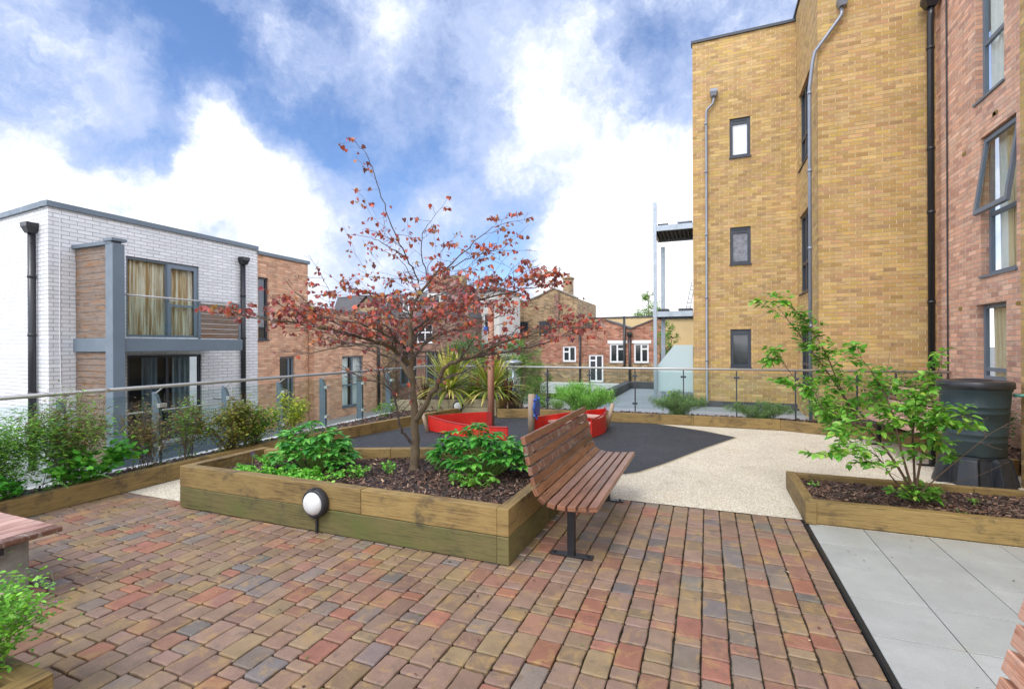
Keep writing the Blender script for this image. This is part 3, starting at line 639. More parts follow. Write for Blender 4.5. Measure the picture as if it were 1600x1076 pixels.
downpipe(T, [(2.56, 11.63, 8.4), (2.56, 11.63, 8.28), (2.5, 11.62, 8.18), (2.09, 11.62, 7.62), (2.05, 11.62, 7.45), (1.99, 11.64, 6.9), (1.99, 11.64, -.05)], .034, 'grey_pipe', (2.57, 11.6, 8.42, .09), [(1.99, 11.64, z) for z in (6.8, 5.2, 3.6, 2.0, .6)])
# three soil pipe + cable on the red building corner
T = thing('red_brick_block', 'tall pink-red brick flats with large grey windows at the right edge', 'building', (4.1, 9.4, 0))
WR = Wall((4.1, 11.7), (4.1, 7.19))
hol = [(11.7 - 10.24, 11.7 - 9.4, 5.52, 7.9), (11.7 - 10.07, 11.7 - 9.1, 2.69, 4.9), (11.7 - 10.25, 11.7 - 9.37, 1.03, 2.24)]
mb = MB(); WR.panel(mb, 0, WR.L, -.03, 10.6, hol, rev=.16); mb.build('wall', M['red_brick'], T)
mb = MB(); mb.box((5.6, 9.45, 10.7), (3.05, 4.6, .14)); mb.build('roof', M['dark_frame'], T)
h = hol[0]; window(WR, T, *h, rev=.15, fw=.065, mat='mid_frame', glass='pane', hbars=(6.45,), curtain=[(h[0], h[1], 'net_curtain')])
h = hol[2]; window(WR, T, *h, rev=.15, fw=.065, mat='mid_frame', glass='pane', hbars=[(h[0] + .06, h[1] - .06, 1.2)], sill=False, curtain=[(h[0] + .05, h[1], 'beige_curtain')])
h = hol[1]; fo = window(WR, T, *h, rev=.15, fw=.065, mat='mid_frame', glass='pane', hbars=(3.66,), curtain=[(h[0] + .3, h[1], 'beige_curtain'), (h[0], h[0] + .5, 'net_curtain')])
# open sash swung outwards at the bottom
mb = MB(); zt_, zb_ = 4.86, 3.66
def sp(u, z): return WR.p(u, z, -.09 + (zt_ - z) * .13)
u0, u1 = h[0] + .01, h[1] - .01
for (a, b, c, d) in ((u0, u0 + .07, zb_, zt_), (u1 - .07, u1, zb_, zt_), (u0 + .07, u1 - .07, zb_, zb_ + .07), (u0 + .07, u1 - .07, zt_ - .07, zt_)):
    P0 = [Vector(sp(a, c)), Vector(sp(b, c)), Vector(sp(b, d)), Vector(sp(a, d))]; nn = Vector((-1, 0, .27)).normalized() * .05
    mb.hexa([P0[0] + nn, P0[1] + nn, P0[1], P0[0], P0[3] + nn, P0[2] + nn, P0[2], P0[3]])
so = mb.build('open_sash', M['mid_frame'], T)
mb = MB(); P0 = [Vector(sp(u0 + .06, zb_ + .06)), Vector(sp(u1 - .06, zb_ + .06)), Vector(sp(u1 - .06, zt_ - .06)), Vector(sp(u0 + .06, zt_ - .06))]; mb.hexa([P0[0] + nn * .6, P0[1] + nn * .6, P0[1] + nn * .4, P0[0] + nn * .4, P0[3] + nn * .6, P0[2] + nn * .6, P0[2] + nn * .4, P0[3] + nn * .4]); mb.build('pane', M['pane'], so)
mb = MB()
for (y, z) in ((9.65, 5.12), (9.62, 5.12), (10.6, 4.85), (10.75, 2.22), (9.05, 2.18)):
    mb.box((4.095, y, z), (.02, .1, .05)); 
mb.build('weep_vent', plain('weep_vent', S('#8f7a3e'), .7), T)
downpipe(T, [(3.95, 11.48, 7.95), (3.95, 11.48, 7.8), (3.95, 11.5, 7.7), (3.95, 11.5, -.0)], .055, 'black_pipe', (3.95, 11.48, 7.95, .12), [(3.95, 11.5, z) for z in (7.2, 5.3, 4.1, 2.4, 1.0)])
mb = MB(); mb.tube([(4.08, 11.2, 10), (4.08, 11.2, .2)], .012, 6); mb.build('cable', M['black_pipe'], T)
for z in (7.5, 6.4, 5.3, 4.2, 3.1, 2.0): pass
# nearer projecting wing at the frame edge
T = thing('brick_wing', 'narrow edge of a nearer buff brick wing at the extreme right', 'building', (4.6, 4.5, 0))
mb = MB(); Wp = Wall((3.27, 7.19), (3.27, 2.0)); Wp.panel(mb, 0, 5.19, -.03, 10.2); Wq = Wall((6.5, 7.19), (3.27, 7.19)); Wq.panel(mb, 0, Wq.L, -.03, 10.2, uo=-3.23); Wr = Wall((3.27, 2), (6.5, 2)); Wr.panel(mb, 0, Wr.L, -.03, 10.2)
mb.build('wall', M['yellow_brick'], T)
mb = MB(); mb.box((4.88, 4.6, 10.25), (3.3, 5.25, .1)); mb.build('coping', M['dark_frame'], T)

# ------------------------------------------------------------------ white brick building
T = thing('white_brick_house', 'white brick flats with timber clad balcony across the street', 'building', (-14, 9, -1.1))
ZC = 4.72
WA = Wall((-13.4, 11.5), (-13.4, 6.14)); WL = Wall((-13.4, 6.14), (-17.2, 6.46))
# note: both outward normals checked by Wall (right-hand side of travel)
WA = Wall((-13.4, 6.14), (-13.4, 11.5)); WL = Wall((-17.2, 6.46), (-13.4, 6.14))
up = (7.68 - 6.14, 9.56 - 6.14, 1.88, 3.9); lo = (7.7 - 6.14, 9.62 - 6.14, -.85, 1.42)
mb = MB(); WA.panel(mb, 0, WA.L, -1.1, ZC, [up, lo], rev=.1, uo=WL.L); WL.panel(mb, 0, WL.L, -1.1, ZC); mb.build('wall', M['white_brick'], T)
mb = MB(); mb.poly([(-13.5, 6.3, ZC - .1), (-13.5, 11.5, ZC - .1), (-17.2, 11.5, ZC - .1), (-17.2, 6.5, ZC - .1)]); mb.poly([(-17.2, 6.46, -1.1), (-17.2, 11.5, -1.1), (-17.2, 11.5, ZC), (-17.2, 6.46, ZC)]); mb.build('roof', M['asphalt_roof'], T)
mb = MB(); WA.box(mb, -.05, WA.L, ZC, ZC + .12, -.25, .06); WL.box(mb, 0, WL.L - .2, ZC, ZC + .118, -.25, .06); mb.build('coping', M['grey_metal'], T)
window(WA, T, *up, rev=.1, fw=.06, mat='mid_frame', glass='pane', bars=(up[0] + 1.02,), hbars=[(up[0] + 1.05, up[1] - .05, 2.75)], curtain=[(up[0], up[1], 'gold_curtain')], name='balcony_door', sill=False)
mb = MB(); WA.box(mb, up[0] + 1.02, up[0] + 1.12, 1.93, 3.85, -.06, -.03); WA.box(mb, up[1] - .13, up[1] - .05, 1.93, 3.85, -.06, -.03); WA.box(mb, up[0] + 1.12, up[1] - .13, 3.75, 3.85, -.06, -.03); mb.build('door_leaf', M['mid_frame'], T)
mb = MB(); WA.box(mb, up[0] + 1.06, up[0] + 1.09, 2.8, 2.98, -.03, -.01); WA.box(mb, up[0] + 1.06, up[0] + 1.2, 2.86, 2.885, -.01, .01); mb.build('door_handle', M['steel'], T)
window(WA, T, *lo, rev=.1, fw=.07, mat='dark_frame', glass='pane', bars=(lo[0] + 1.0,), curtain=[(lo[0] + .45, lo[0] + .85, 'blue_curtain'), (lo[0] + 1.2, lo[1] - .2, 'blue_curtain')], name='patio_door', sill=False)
# balcony
bx = -12.14; B = MB(); 
B.box(((bx - 13.4) / 2, (6.64 + 9.78) / 2, 1.68), (1.26, 3.14, .14)); bal = B.build('balcony', M['grey_metal'], T)
mb = MB(); mb.box((-12.02, 8.3, 1.67), (.08, 2.98, .30)); mb.box((-12.78, 6.62, 1.67), (1.22, .08, .30)); mb.build('beam', M['grey_metal'], bal, bevel=.01)
mb = MB(); mb.box((-12.03, 6.68, 1.39), (.26, .24, 4.98)); mb.build('post', M['grey_metal'], bal, bevel=.01)
for (z0, z1) in ((1.83, 3.85), (-1.0, 1.5)):
    mb = MB(); n = int((z1 - z0) / .135); hh = (z1 - z0) / n
    for k in range(n): mb.box((-12.78, 6.65 + rnd.uniform(-.006, .006), z0 + (k + .5) * hh), (1.22, .03, hh - .012), off=(rnd.uniform(0, 9), rnd.uniform(0, 9)))
    mb.build('timber_cladding', M['cladding'], bal)
mb = MB(); mb.box((-12.7, 6.66, 3.9), (1.5, .2, .08)); mb.box((-12.03, 6.68, 3.955), (.32, .3, .06)); mb.build('balcony_coping', M['grey_metal'], bal)
mb = MB(); 
for k in range(7): mb.box((-12.10, 9.22, 1.9 + k * .13), (1.1, .03, .118), rz=R(90), off=(k * 1.7, k))
mb.build('timber_cladding', M['cladding'], bal)
mb = MB(); mb.tube([(-12.1, 6.8, 2.8), (-12.1, 9.78, 2.8)], .022, 8); mb.tube([(-12.1, 9.78, 2.8), (-13.38, 9.78, 2.8)], .022, 8); mb.build('handrail', M['steel'], bal, True)
mb = MB(); mb.box((-12.1, 7.72, 2.3), (.012, 1.8, .9)); mb.build('glass_panel', M['glass'], bal)
for yy in (8.64, 9.78): mb = MB(); mb.box((-12.1, yy, 2.3), (.04, .04, 1.0)); mb.build('rail_post', M['grey_metal'], bal)
# lower terrace rail
mb = MB(); mb.tube([(-12.1, 6.9, .12), (-12.1, 9.9, .12), (-13.3, 9.9, .12)], .022, 8); mb.build('lower_handrail', M['steel'], bal)
mb = MB(); mb.box((-12.1, 8.3, -.42), (.012, 2.8, .95)); mb.build('lower_glass', M['glass'], bal)
mb = MB(); mb.box((-12.7, 8.3, -1.0), (1.3, 3.2, .16)); mb.build('lower_deck', M['grey_metal'], bal)
downpipe(T, [(-13.95, 6.1, 4.2), (-13.95, 6.1, -1.1)], .07, 'black_pipe', (-13.95, 6.08, 4.16, .12), [(-13.95, 6.1, z) for z in (3.2, 1.9, .6)])
downpipe(T, [(-13.33, 10.92, 4.2), (-13.33, 10.92, -1.1)], .07, 'black_pipe', (-13.31, 10.92, 4.16, .12), [(-13.33, 10.92, z) for z in (3.2, 1.9, .6)])
for k, y in enumerate((10.32, 10.58)):
    mb = MB(); mb.lathe([(.05, 0), (.05, .25), (.1, .27), (.11, .34), (.06, .42), (.02, .46)] if k else [(.09, 0), (.09, .3), (.12, .32), (.11, .38), (.03, .4)], (-14.5, y, ZC - .1), 12); mb.build('roof_cowl', M['dark_upstand'], T, True)
mb = MB(); mb.tube([(-13.39, 6.35, 4.6), (-13.385, 6.33, 2), (-13.39, 6.38, -.5)], .008, 5); mb.build('cable', M['white_upvc'], T)

# orange brick flats joined on
T = thing('orange_brick_house', 'orange brick flats adjoining the white brick flats', 'building', (-15, 12.5, -1.1))
WA = Wall((-13.4, 11.5), (-13.4, 13.63)); a1 = (.02, .42, 1.85, 3.88); a2 = (.86, 1.5, -.9, 1.28)
mb = MB(); WA.panel(mb, 0, WA.L, -1.1, 4.6, [a1, a2], rev=.12); Wn = Wall((-13.4, 13.63), (-17, 13.63)); Wn.panel(mb, 0, 3.6, -1.1, 4.6); mb.build('wall', M['orange_brick'], T)
mb = MB(); WA.box(mb, 0, WA.L + .05, 4.6, 4.71, -.25, .06); mb.build('coping', M['grey_metal'], T)
mb = MB(); mb.poly([(-13.5, 11.5, 4.55), (-13.5, 13.6, 4.55), (-17, 13.6, 4.55), (-17, 11.5, 4.55)]); mb.build('roof', M['asphalt_roof'], T)
window(WA, T, *a1, rev=.12, mat='dark_frame', hbars=(2.6,)); window(WA, T, *a2, rev=.12, mat='mid_frame', bars=(1.3,), name='entrance_door', sill=False)
T = thing('low_brick_annexe', 'lower orange brick annexe with a tall window behind the tree', 'building', (-14.5, 16, -1.1))
WA = Wall((-13.15, 13.66), (-13.15, 17.6)); a1 = (15.1 - 13.66, 16.35 - 13.66, -.75, 1.25); 
mb = MB(); WA.panel(mb, 0, WA.L, -1.1, 2.95, [a1], rev=.12); Wn = Wall((-16.5, 13.66), (-13.15, 13.66)); Wn.panel(mb, 0, 3.35, -1.1, 2.95); Wn = Wall((-13.15, 17.6), (-16.5, 17.6)); Wn.panel(mb, 0, 3.35, -1.1, 2.95); mb.build('wall', M['orange_brick'], T)
mb = MB(); mb.box((-14.8, 15.6, 3.0), (3.4, 4.0, .1)); mb.build('coping', M['grey_metal'], T)
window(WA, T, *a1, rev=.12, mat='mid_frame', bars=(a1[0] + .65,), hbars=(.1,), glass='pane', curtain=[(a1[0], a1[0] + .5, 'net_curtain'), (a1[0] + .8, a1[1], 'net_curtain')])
downpipe(T, [(-13.08, 17.3, 2.8), (-13.08, 17.3, -1.1)], .06, 'black_pipe')

# ------------------------------------------------------------------ houses behind
T = thing('mansard_house', 'brown brick terrace with slate mansard roof and white dormers behind the tree', 'building', (-13.5, 21, -1.1))
WA = Wall((-18.5, 20.4), (-10.9, 20.4)); hs = [(18.5 - 14.2, 18.5 - 13.2, -.3, 1.35), (18.5 - 12.7, 18.5 - 11.7, -.3, 1.35), (3.2, 4.0, 1.8, 2.7), (5.3, 6.2, 1.8, 2.7)]
mb = MB(); WA.panel(mb, 0, WA.L, -1.1, 3.05, hs, rev=.12); Wn = Wall((-10.9, 20.4), (-10.9, 26)); Wn.panel(mb, 0, 5.6, -1.1, 3.05); mb.build('wall', M['brown_brick'], T)
for q in hs: window(WA, T, *q, rev=.12, fw=.06, mat='white_upvc' if q[2] > 0 else 'mid_frame', bars=((q[0] + q[1]) / 2,), hbars=() if q[2] < 0 else (q[2] + .5,))
mb = MB(); b = [(-18.5, 20.35, 3.05), (-10.85, 20.35, 3.05), (-10.85, 26, 3.05), (-18.5, 26, 3.05)]; tq = [(-18.5, 20.95, 4.3), (-11.2, 20.95, 4.3), (-11.2, 26, 4.3), (-18.5, 26, 4.3)]; mb.hexa(b + tq); rf = mb.build('roof', M['slate'], T)
for xd in (-15.5, -13.6, -12.2):
    mb = MB(); mb.box((xd, 20.75, 3.72), (.75, .7, .9)); dm = mb.build('dormer', M['render_white'], T)
    mb = MB(); mb.box((xd, 20.39, 3.7), (.55, .04, .65)); mb.build('pane', M['win_dark'], dm); mb = MB(); mb.box((xd, 20.37, 3.7), (.05, .05, .65)); mb.box((xd, 20.37, 3.7), (.55, .05, .04)); mb.build('glazing_bar', M['white_upvc'], dm)
mb = MB(); mb.box((-13.0, 22.5, 4.7), (1.1, .7, 1.1)); ch = mb.build('chimney', M['old_red_brick'], T)
for k in range(4): mb = MB(); mb.lathe([(.1, 0), (.12, .05), (.09, .1), (.09, .34), (.12, .38)], (-13.4 + k * .27, 22.5, 5.25), 10); mb.build('chimney_pot', M['old_red_brick'], ch)
T = thing('cream_gable_house', 'small stock brick gabled house between the annexe and the mansard terrace', 'building', (-17, 23.5, -1.1))
mb = MB(); y = 19.6; mb.poly([(-16.6, y, -1.1), (-14.35, y, -1.1), (-14.35, y, 3.1), (-15.5, y, 4.05), (-16.6, y, 3.1)], [(0, 0), (2.25, 0), (2.25, 4.2), (1.1, 5.15), (0, 4.2)])
mb.poly([(-14.35, y, -1.1), (-14.35, 20.3, -1.1), (-14.35, 20.3, 3.1), (-14.35, y, 3.1)], [(0, 0), (.7, 0), (.7, 4.2), (0, 4.2)]); mb.build('wall', M['stock_brick'], T)
mb = MB(); mb.beam((-16.7, 19.95, 3.06), (-15.5, 19.95, 4.1), .8, .06, (0, -1, 0)) if 0 else None
for (xa, xb) in ((-16.75, -15.5), (-14.2, -15.5)):
    mb.poly([(xa, 19.5, 3.0), (-15.5, 19.5, 4.12), (-15.5, 20.35, 4.12), (xa, 20.35, 3.0)])
mb.build('roof', M['slate'], T)
T = thing('white_rendered_house', 'white rendered house seen between the tree and the wooden mast', 'building', (-11.8, 24, -1.1))
WA = Wall((-13.4, 23), (-9.9, 23)); hs = [(1.4, 1.95, 2.5, 3.3), (2.6, 3.1, 2.5, 3.3), (1.4, 1.95, .6, 1.4)]
mb = MB(); WA.panel(mb, 0, 3.5, -1.1, 4.45, hs); Wn = Wall((-9.9, 23), (-9.9, 26)); Wn.panel(mb, 0, 3, -1.1, 4.45); mb.build('wall', M['render_white'], T)
for q in hs: window(WA, T, *q, mat='white_upvc', hbars=((q[2] + q[3]) / 2,))
mb = MB(); mb.box((-11.65, 24.4, 4.53), (3.7, 3.1, .16)); mb.build('roof', M['slate'], T)
mb = MB(); mb.box((-12.6, 23.6, 5.0), (.8, .6, .9)); mb.build('chimney', M['stock_brick'], T)
T = thing('stock_brick_house', 'old stock brick building with valley roofline and chimney left of the red gables', 'building', (-8.2, 25, -1.1))
prof = [(-9.85, 4.35), (-9.39, 4.23), (-8.68, 3.87), (-7.9, 4.15), (-7.14, 4.50), (-6.64, 4.3), (-6.30, 4.15), (-5.92, 3.95), (-5.92, -1.1), (-9.85, -1.1)]
mb = MB(); y = 27.0; Q_ = 27 / 23.5; prof = [(x * Q_, 1.6 + (z - 1.6) * Q_ if z > 0 else -1.1) for x, z in prof]
hs = [(-10.5, -9.75, 2.3, 3.05), (-9.05, -8.35, 2.3, 3.05)]; xr, zr = prof[7]
mb.poly([(x, y, z) for x, z in prof], [(x, z) for x, z in prof]); mb.poly([(xr, y, -1.1), (xr, 32, -1.1), (xr, 32, zr), (xr, y, zr)], [(0, 0), (5.5, 0), (5.5, 5), (0, 5)]); mb.build('wall', M['stock_brick'], T)
mb = MB()
for i in range(7):
    (xa, za), (xb, zb) = prof[i], prof[i + 1]; mb.beam((xa, y + .1, za + .03), (xb, y + .1, zb + .03), .34, .07)
mb.build('coping', M['concrete'], T)
mb = MB(); mb.box((-7.4, y + .3, 5.0), (.48, .55, 1.1)); mb.box((-7.4, y + .3, 5.5), (.58, .65, .09)); ch = mb.build('chimney', M['stock_brick'], T)
mb = MB(); mb.box((-8.0, y - .06, 2.9), (.25, .14, 3.4)); mb.build('flue', M['brown_brick'], T)
mb = MB(); mb.lathe([(.09, 0), (.11, .03), (.08, .08), (.08, .25)], (-7.4, y + .3, 5.54), 10); mb.build('chimney_pot', M['old_red_brick'], ch)
Wf = Wall((-12, y), (-5.9, y))
for q in hs: window(Wf, T, q[0] + 12, q[1] + 12, q[2], q[3], rev=-.03, fw=.05, mat='dark_frame', bars=((q[0] + q[1]) / 2 + 12,), sillmat='white_upvc')
T = thing('red_gabled_workshop', 'old red brick rear wall with two low gables and white windows', 'building', (-4.4, 26, -1.1))
y = 25; prof = [(-8.3, 2.25), (-6.6, 2.35), (-6.1, 2.42), (-4.93, 2.95), (-3.57, 2.44), (-2.17, 2.98), (-.9, 2.5)]
hol = [(-7.1, -6.38, .78, 1.6), (-5.7, -4.95, -.25, 1.15), (-4.62, -3.85, .75, 1.72), (-3.4, -2.68, .75, 1.72)]
Wf = Wall((-8.3, y), (-.9, y)); mb = MB(); hh = [(a + 8.3, b + 8.3, c, d) for a, b, c, d in hol]
clip = lambda z0, z1: [(a, b, max(c, z0), min(d, z1)) for a, b, c, d in hh if min(d, z1) > max(c, z0)]
Wf.panel(mb, 0, 7.4, .72, 2.25, clip(.72, 2.25), rev=.002)
for i in range(len(prof) - 1):
    (xa, za), (xb, zb) = prof[i], prof[i + 1]; mb.poly([(xa, y, 2.25), (xb, y, 2.25), (xb, y, zb), (xa, y, za)], [(xa + 8.3, 2.25), (xb + 8.3, 2.25), (xb + 8.3, zb), (xa + 8.3, za)])
mb.build('wall', M['old_red_brick'], T)
mb = MB(); Wf.panel(mb, 0, 7.4, -1.1, .72, clip(-1.1, .72), rev=.002); mb.build('lower_wall', M['stock_brick'], T)
for q in hh:
    mid = (q[0] + q[1]) / 2
    window(Wf, T, *q, rev=.08, fw=.08, mat='white_upvc', bars=(mid,), hbars=[(q[0] + .05, mid, q[3] - .3)] if q[2] < .5 or q[0] < 2 else [(mid, q[1] - .05, q[3] - .28)], sillmat='concrete', name='door' if q[2] < 0 else 'window')
mb = MB()
for q in hh[2:]: Wf.box(mb, q[0] - .1, q[1] + .12, q[3] + .002, q[3] + .16, -.02, .02)
mb.build('lintel', M['white_upvc'], T)
mb = MB()
for i in range(len(prof) - 1):
    (xa, za), (xb, zb) = prof[i], prof[i + 1]
    if i == 0: continue
    mb.hexa([(xa, y - .05, za), (xb, y - .05, zb), (xb, 29.5, zb), (xa, 29.5, za), (xa, y - .05, za + .06), (xb, y - .05, zb + .06), (xb, 29.5, zb + .06), (xa, 29.5, za + .06)])
mb.build('roof', M['slate'], T)
downpipe(T, [(-3.86, y - .1, 3.1), (-3.86, y - .1, .6), (-3.98, y - .1, .5)], .06, 'black_pipe'); downpipe(T, [(-3.6, y - .1, 2.1), (-3.6, y - .1, -1)], .06, 'black_pipe', (-3.6, y - .1, 2.05, .12)); downpipe(T, [(-6.15, y - .1, 2.2), (-6.15, y - .1, -1)], .05, 'black_pipe')
mb = MB(); mb.box((-5.6, y - .6, -.55), (4.8, 1.1, .5)); mb.build('lean_to', M['pale_coping'], T)
T = tag(MB().build('x', M['concrete']) if 0 else (lambda mb: (mb.box((-4.6, 30.2, 1.1), (6.6, .4, 4.4)), mb.build('rendered_wall', M['render_yellow'], origin=(-4.6, 30.2, -1.1)))[1])(MB()), 'long pale yellow wall rising behind the red brick gables', 'wall')
mb = MB(); mb.box((0, 0, 4.44), (6.7, .5, .08)); c_ = mb.build('coping', M['dark_upstand'], T, local=True)
T = thing('yellow_rear_house', 'pale yellow house glimpsed between the balcony posts and the brick flats', 'building', (-.6, 22, -1.1))
Wf = Wall((-1.75, 21.5), (.9, 21.5)); mb = MB(); Wf.panel(mb, 0, 2.65, -1.1, 2.75, [(1.25, 1.6, 1.9, 2.35)]); Wn = Wall((-1.75, 24), (-1.75, 21.5)); Wn.panel(mb, 0, 2.5, -1.1, 2.75); mb.build('wall', M['render_yellow'], T)
window(Wf, T, 1.25, 1.6, 1.9, 2.35); mb = MB(); mb.box((-.4, 22.7, 2.8), (2.8, 2.6, .1)); mb.build('roof', M['slate'], T); mb = MB(); mb.box((-.4, 21.3, 1.5), (2.7, .4, .12)); mb.build('ledge', M['stock_brick'], T)

# steel balcony stack with frosted screen
T = thing('steel_balconies', 'galvanised steel balcony stack on posts beside the yellow brick flats', 'balcony', (-.9, 15.3, 0))
for (x, y, zt) in ((-1.37, 14.5, 5.7), (-1.27, 16.0, 4.7)):
    mb = MB(); mb.box((x, y, zt / 2), (.09 if y < 15 else .12, .09, zt)); mb.build('post', M['galv'], T)
for z in (4.95, 2.50):
    mb = MB(); mb.box((-.89, 14.5, z), (1.08, .06, .15)); mb.box((-1.40, 15.3, z), (.06, 1.6, .15)); mb.box((-.89, 16.1, z), (1.08, .06, .15)); pf = mb.build('platform', M['galv'], T)
    mb = MB()
    for k in range(9): mb.box((-1.3 + k * .115, 15.3, z + .0), (.05, 1.56, .05))
    mb.box((-.89, 15.3, z + .045), (1.05, 1.56, .02)); mb.build('deck_soffit', M['dark_upstand'], pf)
    for (xa, xb) in ((-1.3, -1.02), (-.75, -.37)): mb = MB(); mb.box(((xa + xb) / 2, 14.9, z + .12), (xb - xa, .5, .08)); mb.build('decking', M['dark_upstand'], pf)
mb = MB(); mb.box((-.6, 15.4, 5.16), (.42, .5, .2)); mb.build('planter_box', M['galv'], T)
mb = MB(); mb.poly([(-1.33, 14.56, .3), (-.36, 14.56, .3), (-.36, 14.56, 1.62), (-.86, 14.56, 1.62), (-1.33, 14.56, 1.02)]); mb.poly([(-1.33, 14.575, .3), (-1.33, 14.575, 1.02), (-.86, 14.575, 1.62), (-.36, 14.575, 1.62), (-.36, 14.575, .3)]); mb.build('frosted_screen', M['frosted'], T)
mb = MB()
for k in range(2): mb.tube([(-.62 + k * .12, 15.9, 2.58), (-.42 + k * .1, 15.9, 3.55)], .012, 6)
for k in range(7): mb.tube([(-.61 + k * .03, 15.9, 2.65 + k * .13), (-.49 + k * .028, 15.9, 2.65 + k * .13)], .01, 5)
mb.build('clothes_airer', M['galv'], T)

# ------------------------------------------------------------------ balustrades
def post(mbp, x, y, nx, ny, z0=.0, top=1.0):
    """curved-top flat plate post just outside the glass; (nx,ny) outward"""
    pass
T = thing('glass_balustrade', 'left glass balustrade with steel handrail on dark curved posts above the street', 'balustrade', (-6.6, 4, 0))
mb = MB(); mb.tube([(-6.62, -2.5, 1.1), (-6.62, 11.1, 1.1)], .024, 12); mb.build('handrail', M['steel'], T, True)
ys = [-1.72, -.72, .27, 1.25, 2.23, 3.2, 4.22, 5.21, 6.22, 7.21, 8.26, 9.25, 10.2]
for i, y in enumerate(ys):
    mb = MB(); pr = [(-6.66, .0), (-6.80, .0), (-6.80, 1.02), (-6.76, 1.01), (-6.71, .96), (-6.675, .88), (-6.66, .76)]
    b = len(mb.v); n = len(pr)
    for yy in (y - .02, y + .02): mb.v += [(x, yy, z) for x, z in pr]
    mb.face(range(b, b + n)); mb.face(range(b + 2 * n - 1, b + n - 1, -1))
    for k in range(n): mb.face((b + k, b + n + k, b + n + (k + 1) % n, b + (k + 1) % n))
    mb.build('post', M['post_metal'], T)
    mb = MB(); mb.tube([(-6.76, y, 1.0), (-6.62, y, 1.08)], .009, 6)
    for z in (.3, .85): mb.box((-6.63, y, z), (.06, .09, .05))
    mb.build('clamp', M['steel'], T)
    if i < len(ys) - 1: mb = MB(); mb.box((-6.61, (y + ys[i + 1]) / 2, .58), (.012, ys[i + 1] - y - .03, .86)); mb.build('glass_panel', M['glass'], T)
mb = MB(); mb.box((-6.64, 4.2, .03), (.2, 13.8, .16)); mb.build('kerb', M['pale_coping'], T)
T = thing('glass_balustrade', 'far glass balustrade with slim steel posts in front of the yellow brick flats', 'balustrade', (0, 11.1, 0))
mb = MB(); mb.tube([(-6.62, 11.1, 1.1), (4.08, 11.1, 1.1)], .024, 12); mb.build('handrail', M['steel'], T, True)
xs = [-6.6, -5.6, -4.58, -3.54, -2.52, -1.49, -.47, .57, 1.64, 2.67, 3.28, 3.95]
for i, x in enumerate(xs):
    mb = MB(); mb.box((x, 11.12, .54), (.022, .06, 1.06)); mb.build('post', M['dark_frame'], T)
    for z in (.32, .93): mb = MB(); mb.box((x, 11.08, z), (.11, .04, .04)); mb.build('clamp', M['dark_frame'], T)
    if i < len(xs) - 1: mb = MB(); mb.box(((x + xs[i + 1]) / 2, 11.08, .62), (xs[i + 1] - x - .03, .012, .82)); mb.build('glass_panel', M['glass'], T)
mb = MB(); mb.box((-1.3, 11.14, .03), (10.6, .14, .16)); mb.build('kerb', M['pale_coping'], T)
T = thing('lamp_post', 'short galvanised post with a flat mushroom lamp beyond the far balustrade', 'lamp', (-4.8, 12.1, -1.1))
mb = MB(); mb.tube([(-4.8, 12.1, -1.1), (-4.8, 12.1, 1.12)], .045, 12); mb.build('post', M['galv'], T, True)
mb = MB(); mb.lathe([(.06, 1.1), (.19, 1.14), (.22, 1.17), (.2, 1.2), (.1, 1.235), (.02, 1.24)], (-4.8, 12.1, 0), 20); mb.build('lamp_head', M['galv'], T, True)

# ------------------------------------------------------------------ water butt
T = thing('water_butt', 'dark green plastic water butt with black lid on a grey stand', 'water butt', (2.87, 7.22, 0))
mb = MB(); pr = [(.25, .33), (.27, .35), (.276, .50), (.2785, .503), (.2785, .515), (.277, .52), (.280, .575), (.283, .578), (.283, .59), (.281, .595), (.294, .82), (.2975, .823), (.2975, .835), (.296, .84), (.299, .89), (.302, .893), (.302, .905), (.300, .91), (.310, 1.06), (.322, 1.08), (.322, 1.12), (.318, 1.14)]
mb.lathe(pr, (2.87, 7.22, 0), 56); bo = mb.build('barrel', M['butt_green'], T, True)
mb = MB()
for k in range(28):
    a = 2 * math.pi * k / 28; c, s_ = math.cos(a), math.sin(a)
    mb.tube([(2.87 + .281 * c, 7.22 + .281 * s_, .61), (2.87 + .292 * c, 7.22 + .292 * s_, .80)], .002, 5)
    mb.tube([(2.87 + .301 * c, 7.22 + .301 * s_, .92), (2.87 + .308 * c, 7.22 + .308 * s_, 1.04)], .002, 5)
mb.build('rib', M['butt_green'], bo)
mb = MB(); mb.lathe([(.335, 1.10), (.342, 1.11), (.340, 1.165), (.33, 1.18), (.3, 1.185), (.27, 1.178), (.25, 1.172), (.16, 1.19), (.155, 1.2), (.09, 1.2), (.085, 1.192), (.01, 1.192)], (2.87, 7.22, 0), 56); mb.build('lid', M['butt_black'], T, True)
mb = MB(); n = 64; rings = []
for (rb, z, sc) in ((.33, 0, .055), (.325, .03, .055), (.285, .30, .03), (.27, .335, .0)):
    rings.append([(2.87 + (rb + sc * (1 if math.cos(a * 6) > -.15 else -1.1)) * math.cos(a), 7.22 + (rb + sc * (1 if math.cos(a * 6) > -.15 else -1.1)) * math.sin(a), z) for a in [2 * math.pi * k / n for k in range(n)]])
b = len(mb.v)
for r_ in rings: mb.v += r_
for i in range(3):
    for k in range(n): k2 = (k + 1) % n; mb.face((b + i * n + k, b + i * n + k2, b + (i + 1) * n + k2, b + (i + 1) * n + k))
mb.face(range(b + 3 * n, b + 4 * n)); mb.build('stand', M['stand_grey'], T, bevel=.004)
mb = MB(); mb.tube([(3.17, 7.12, 1.03), (3.22, 7.09, 1.03), (3.26, 7.06, 1.04)], .018, 10); mb.build('filler_hose', M['hose'], T, True)

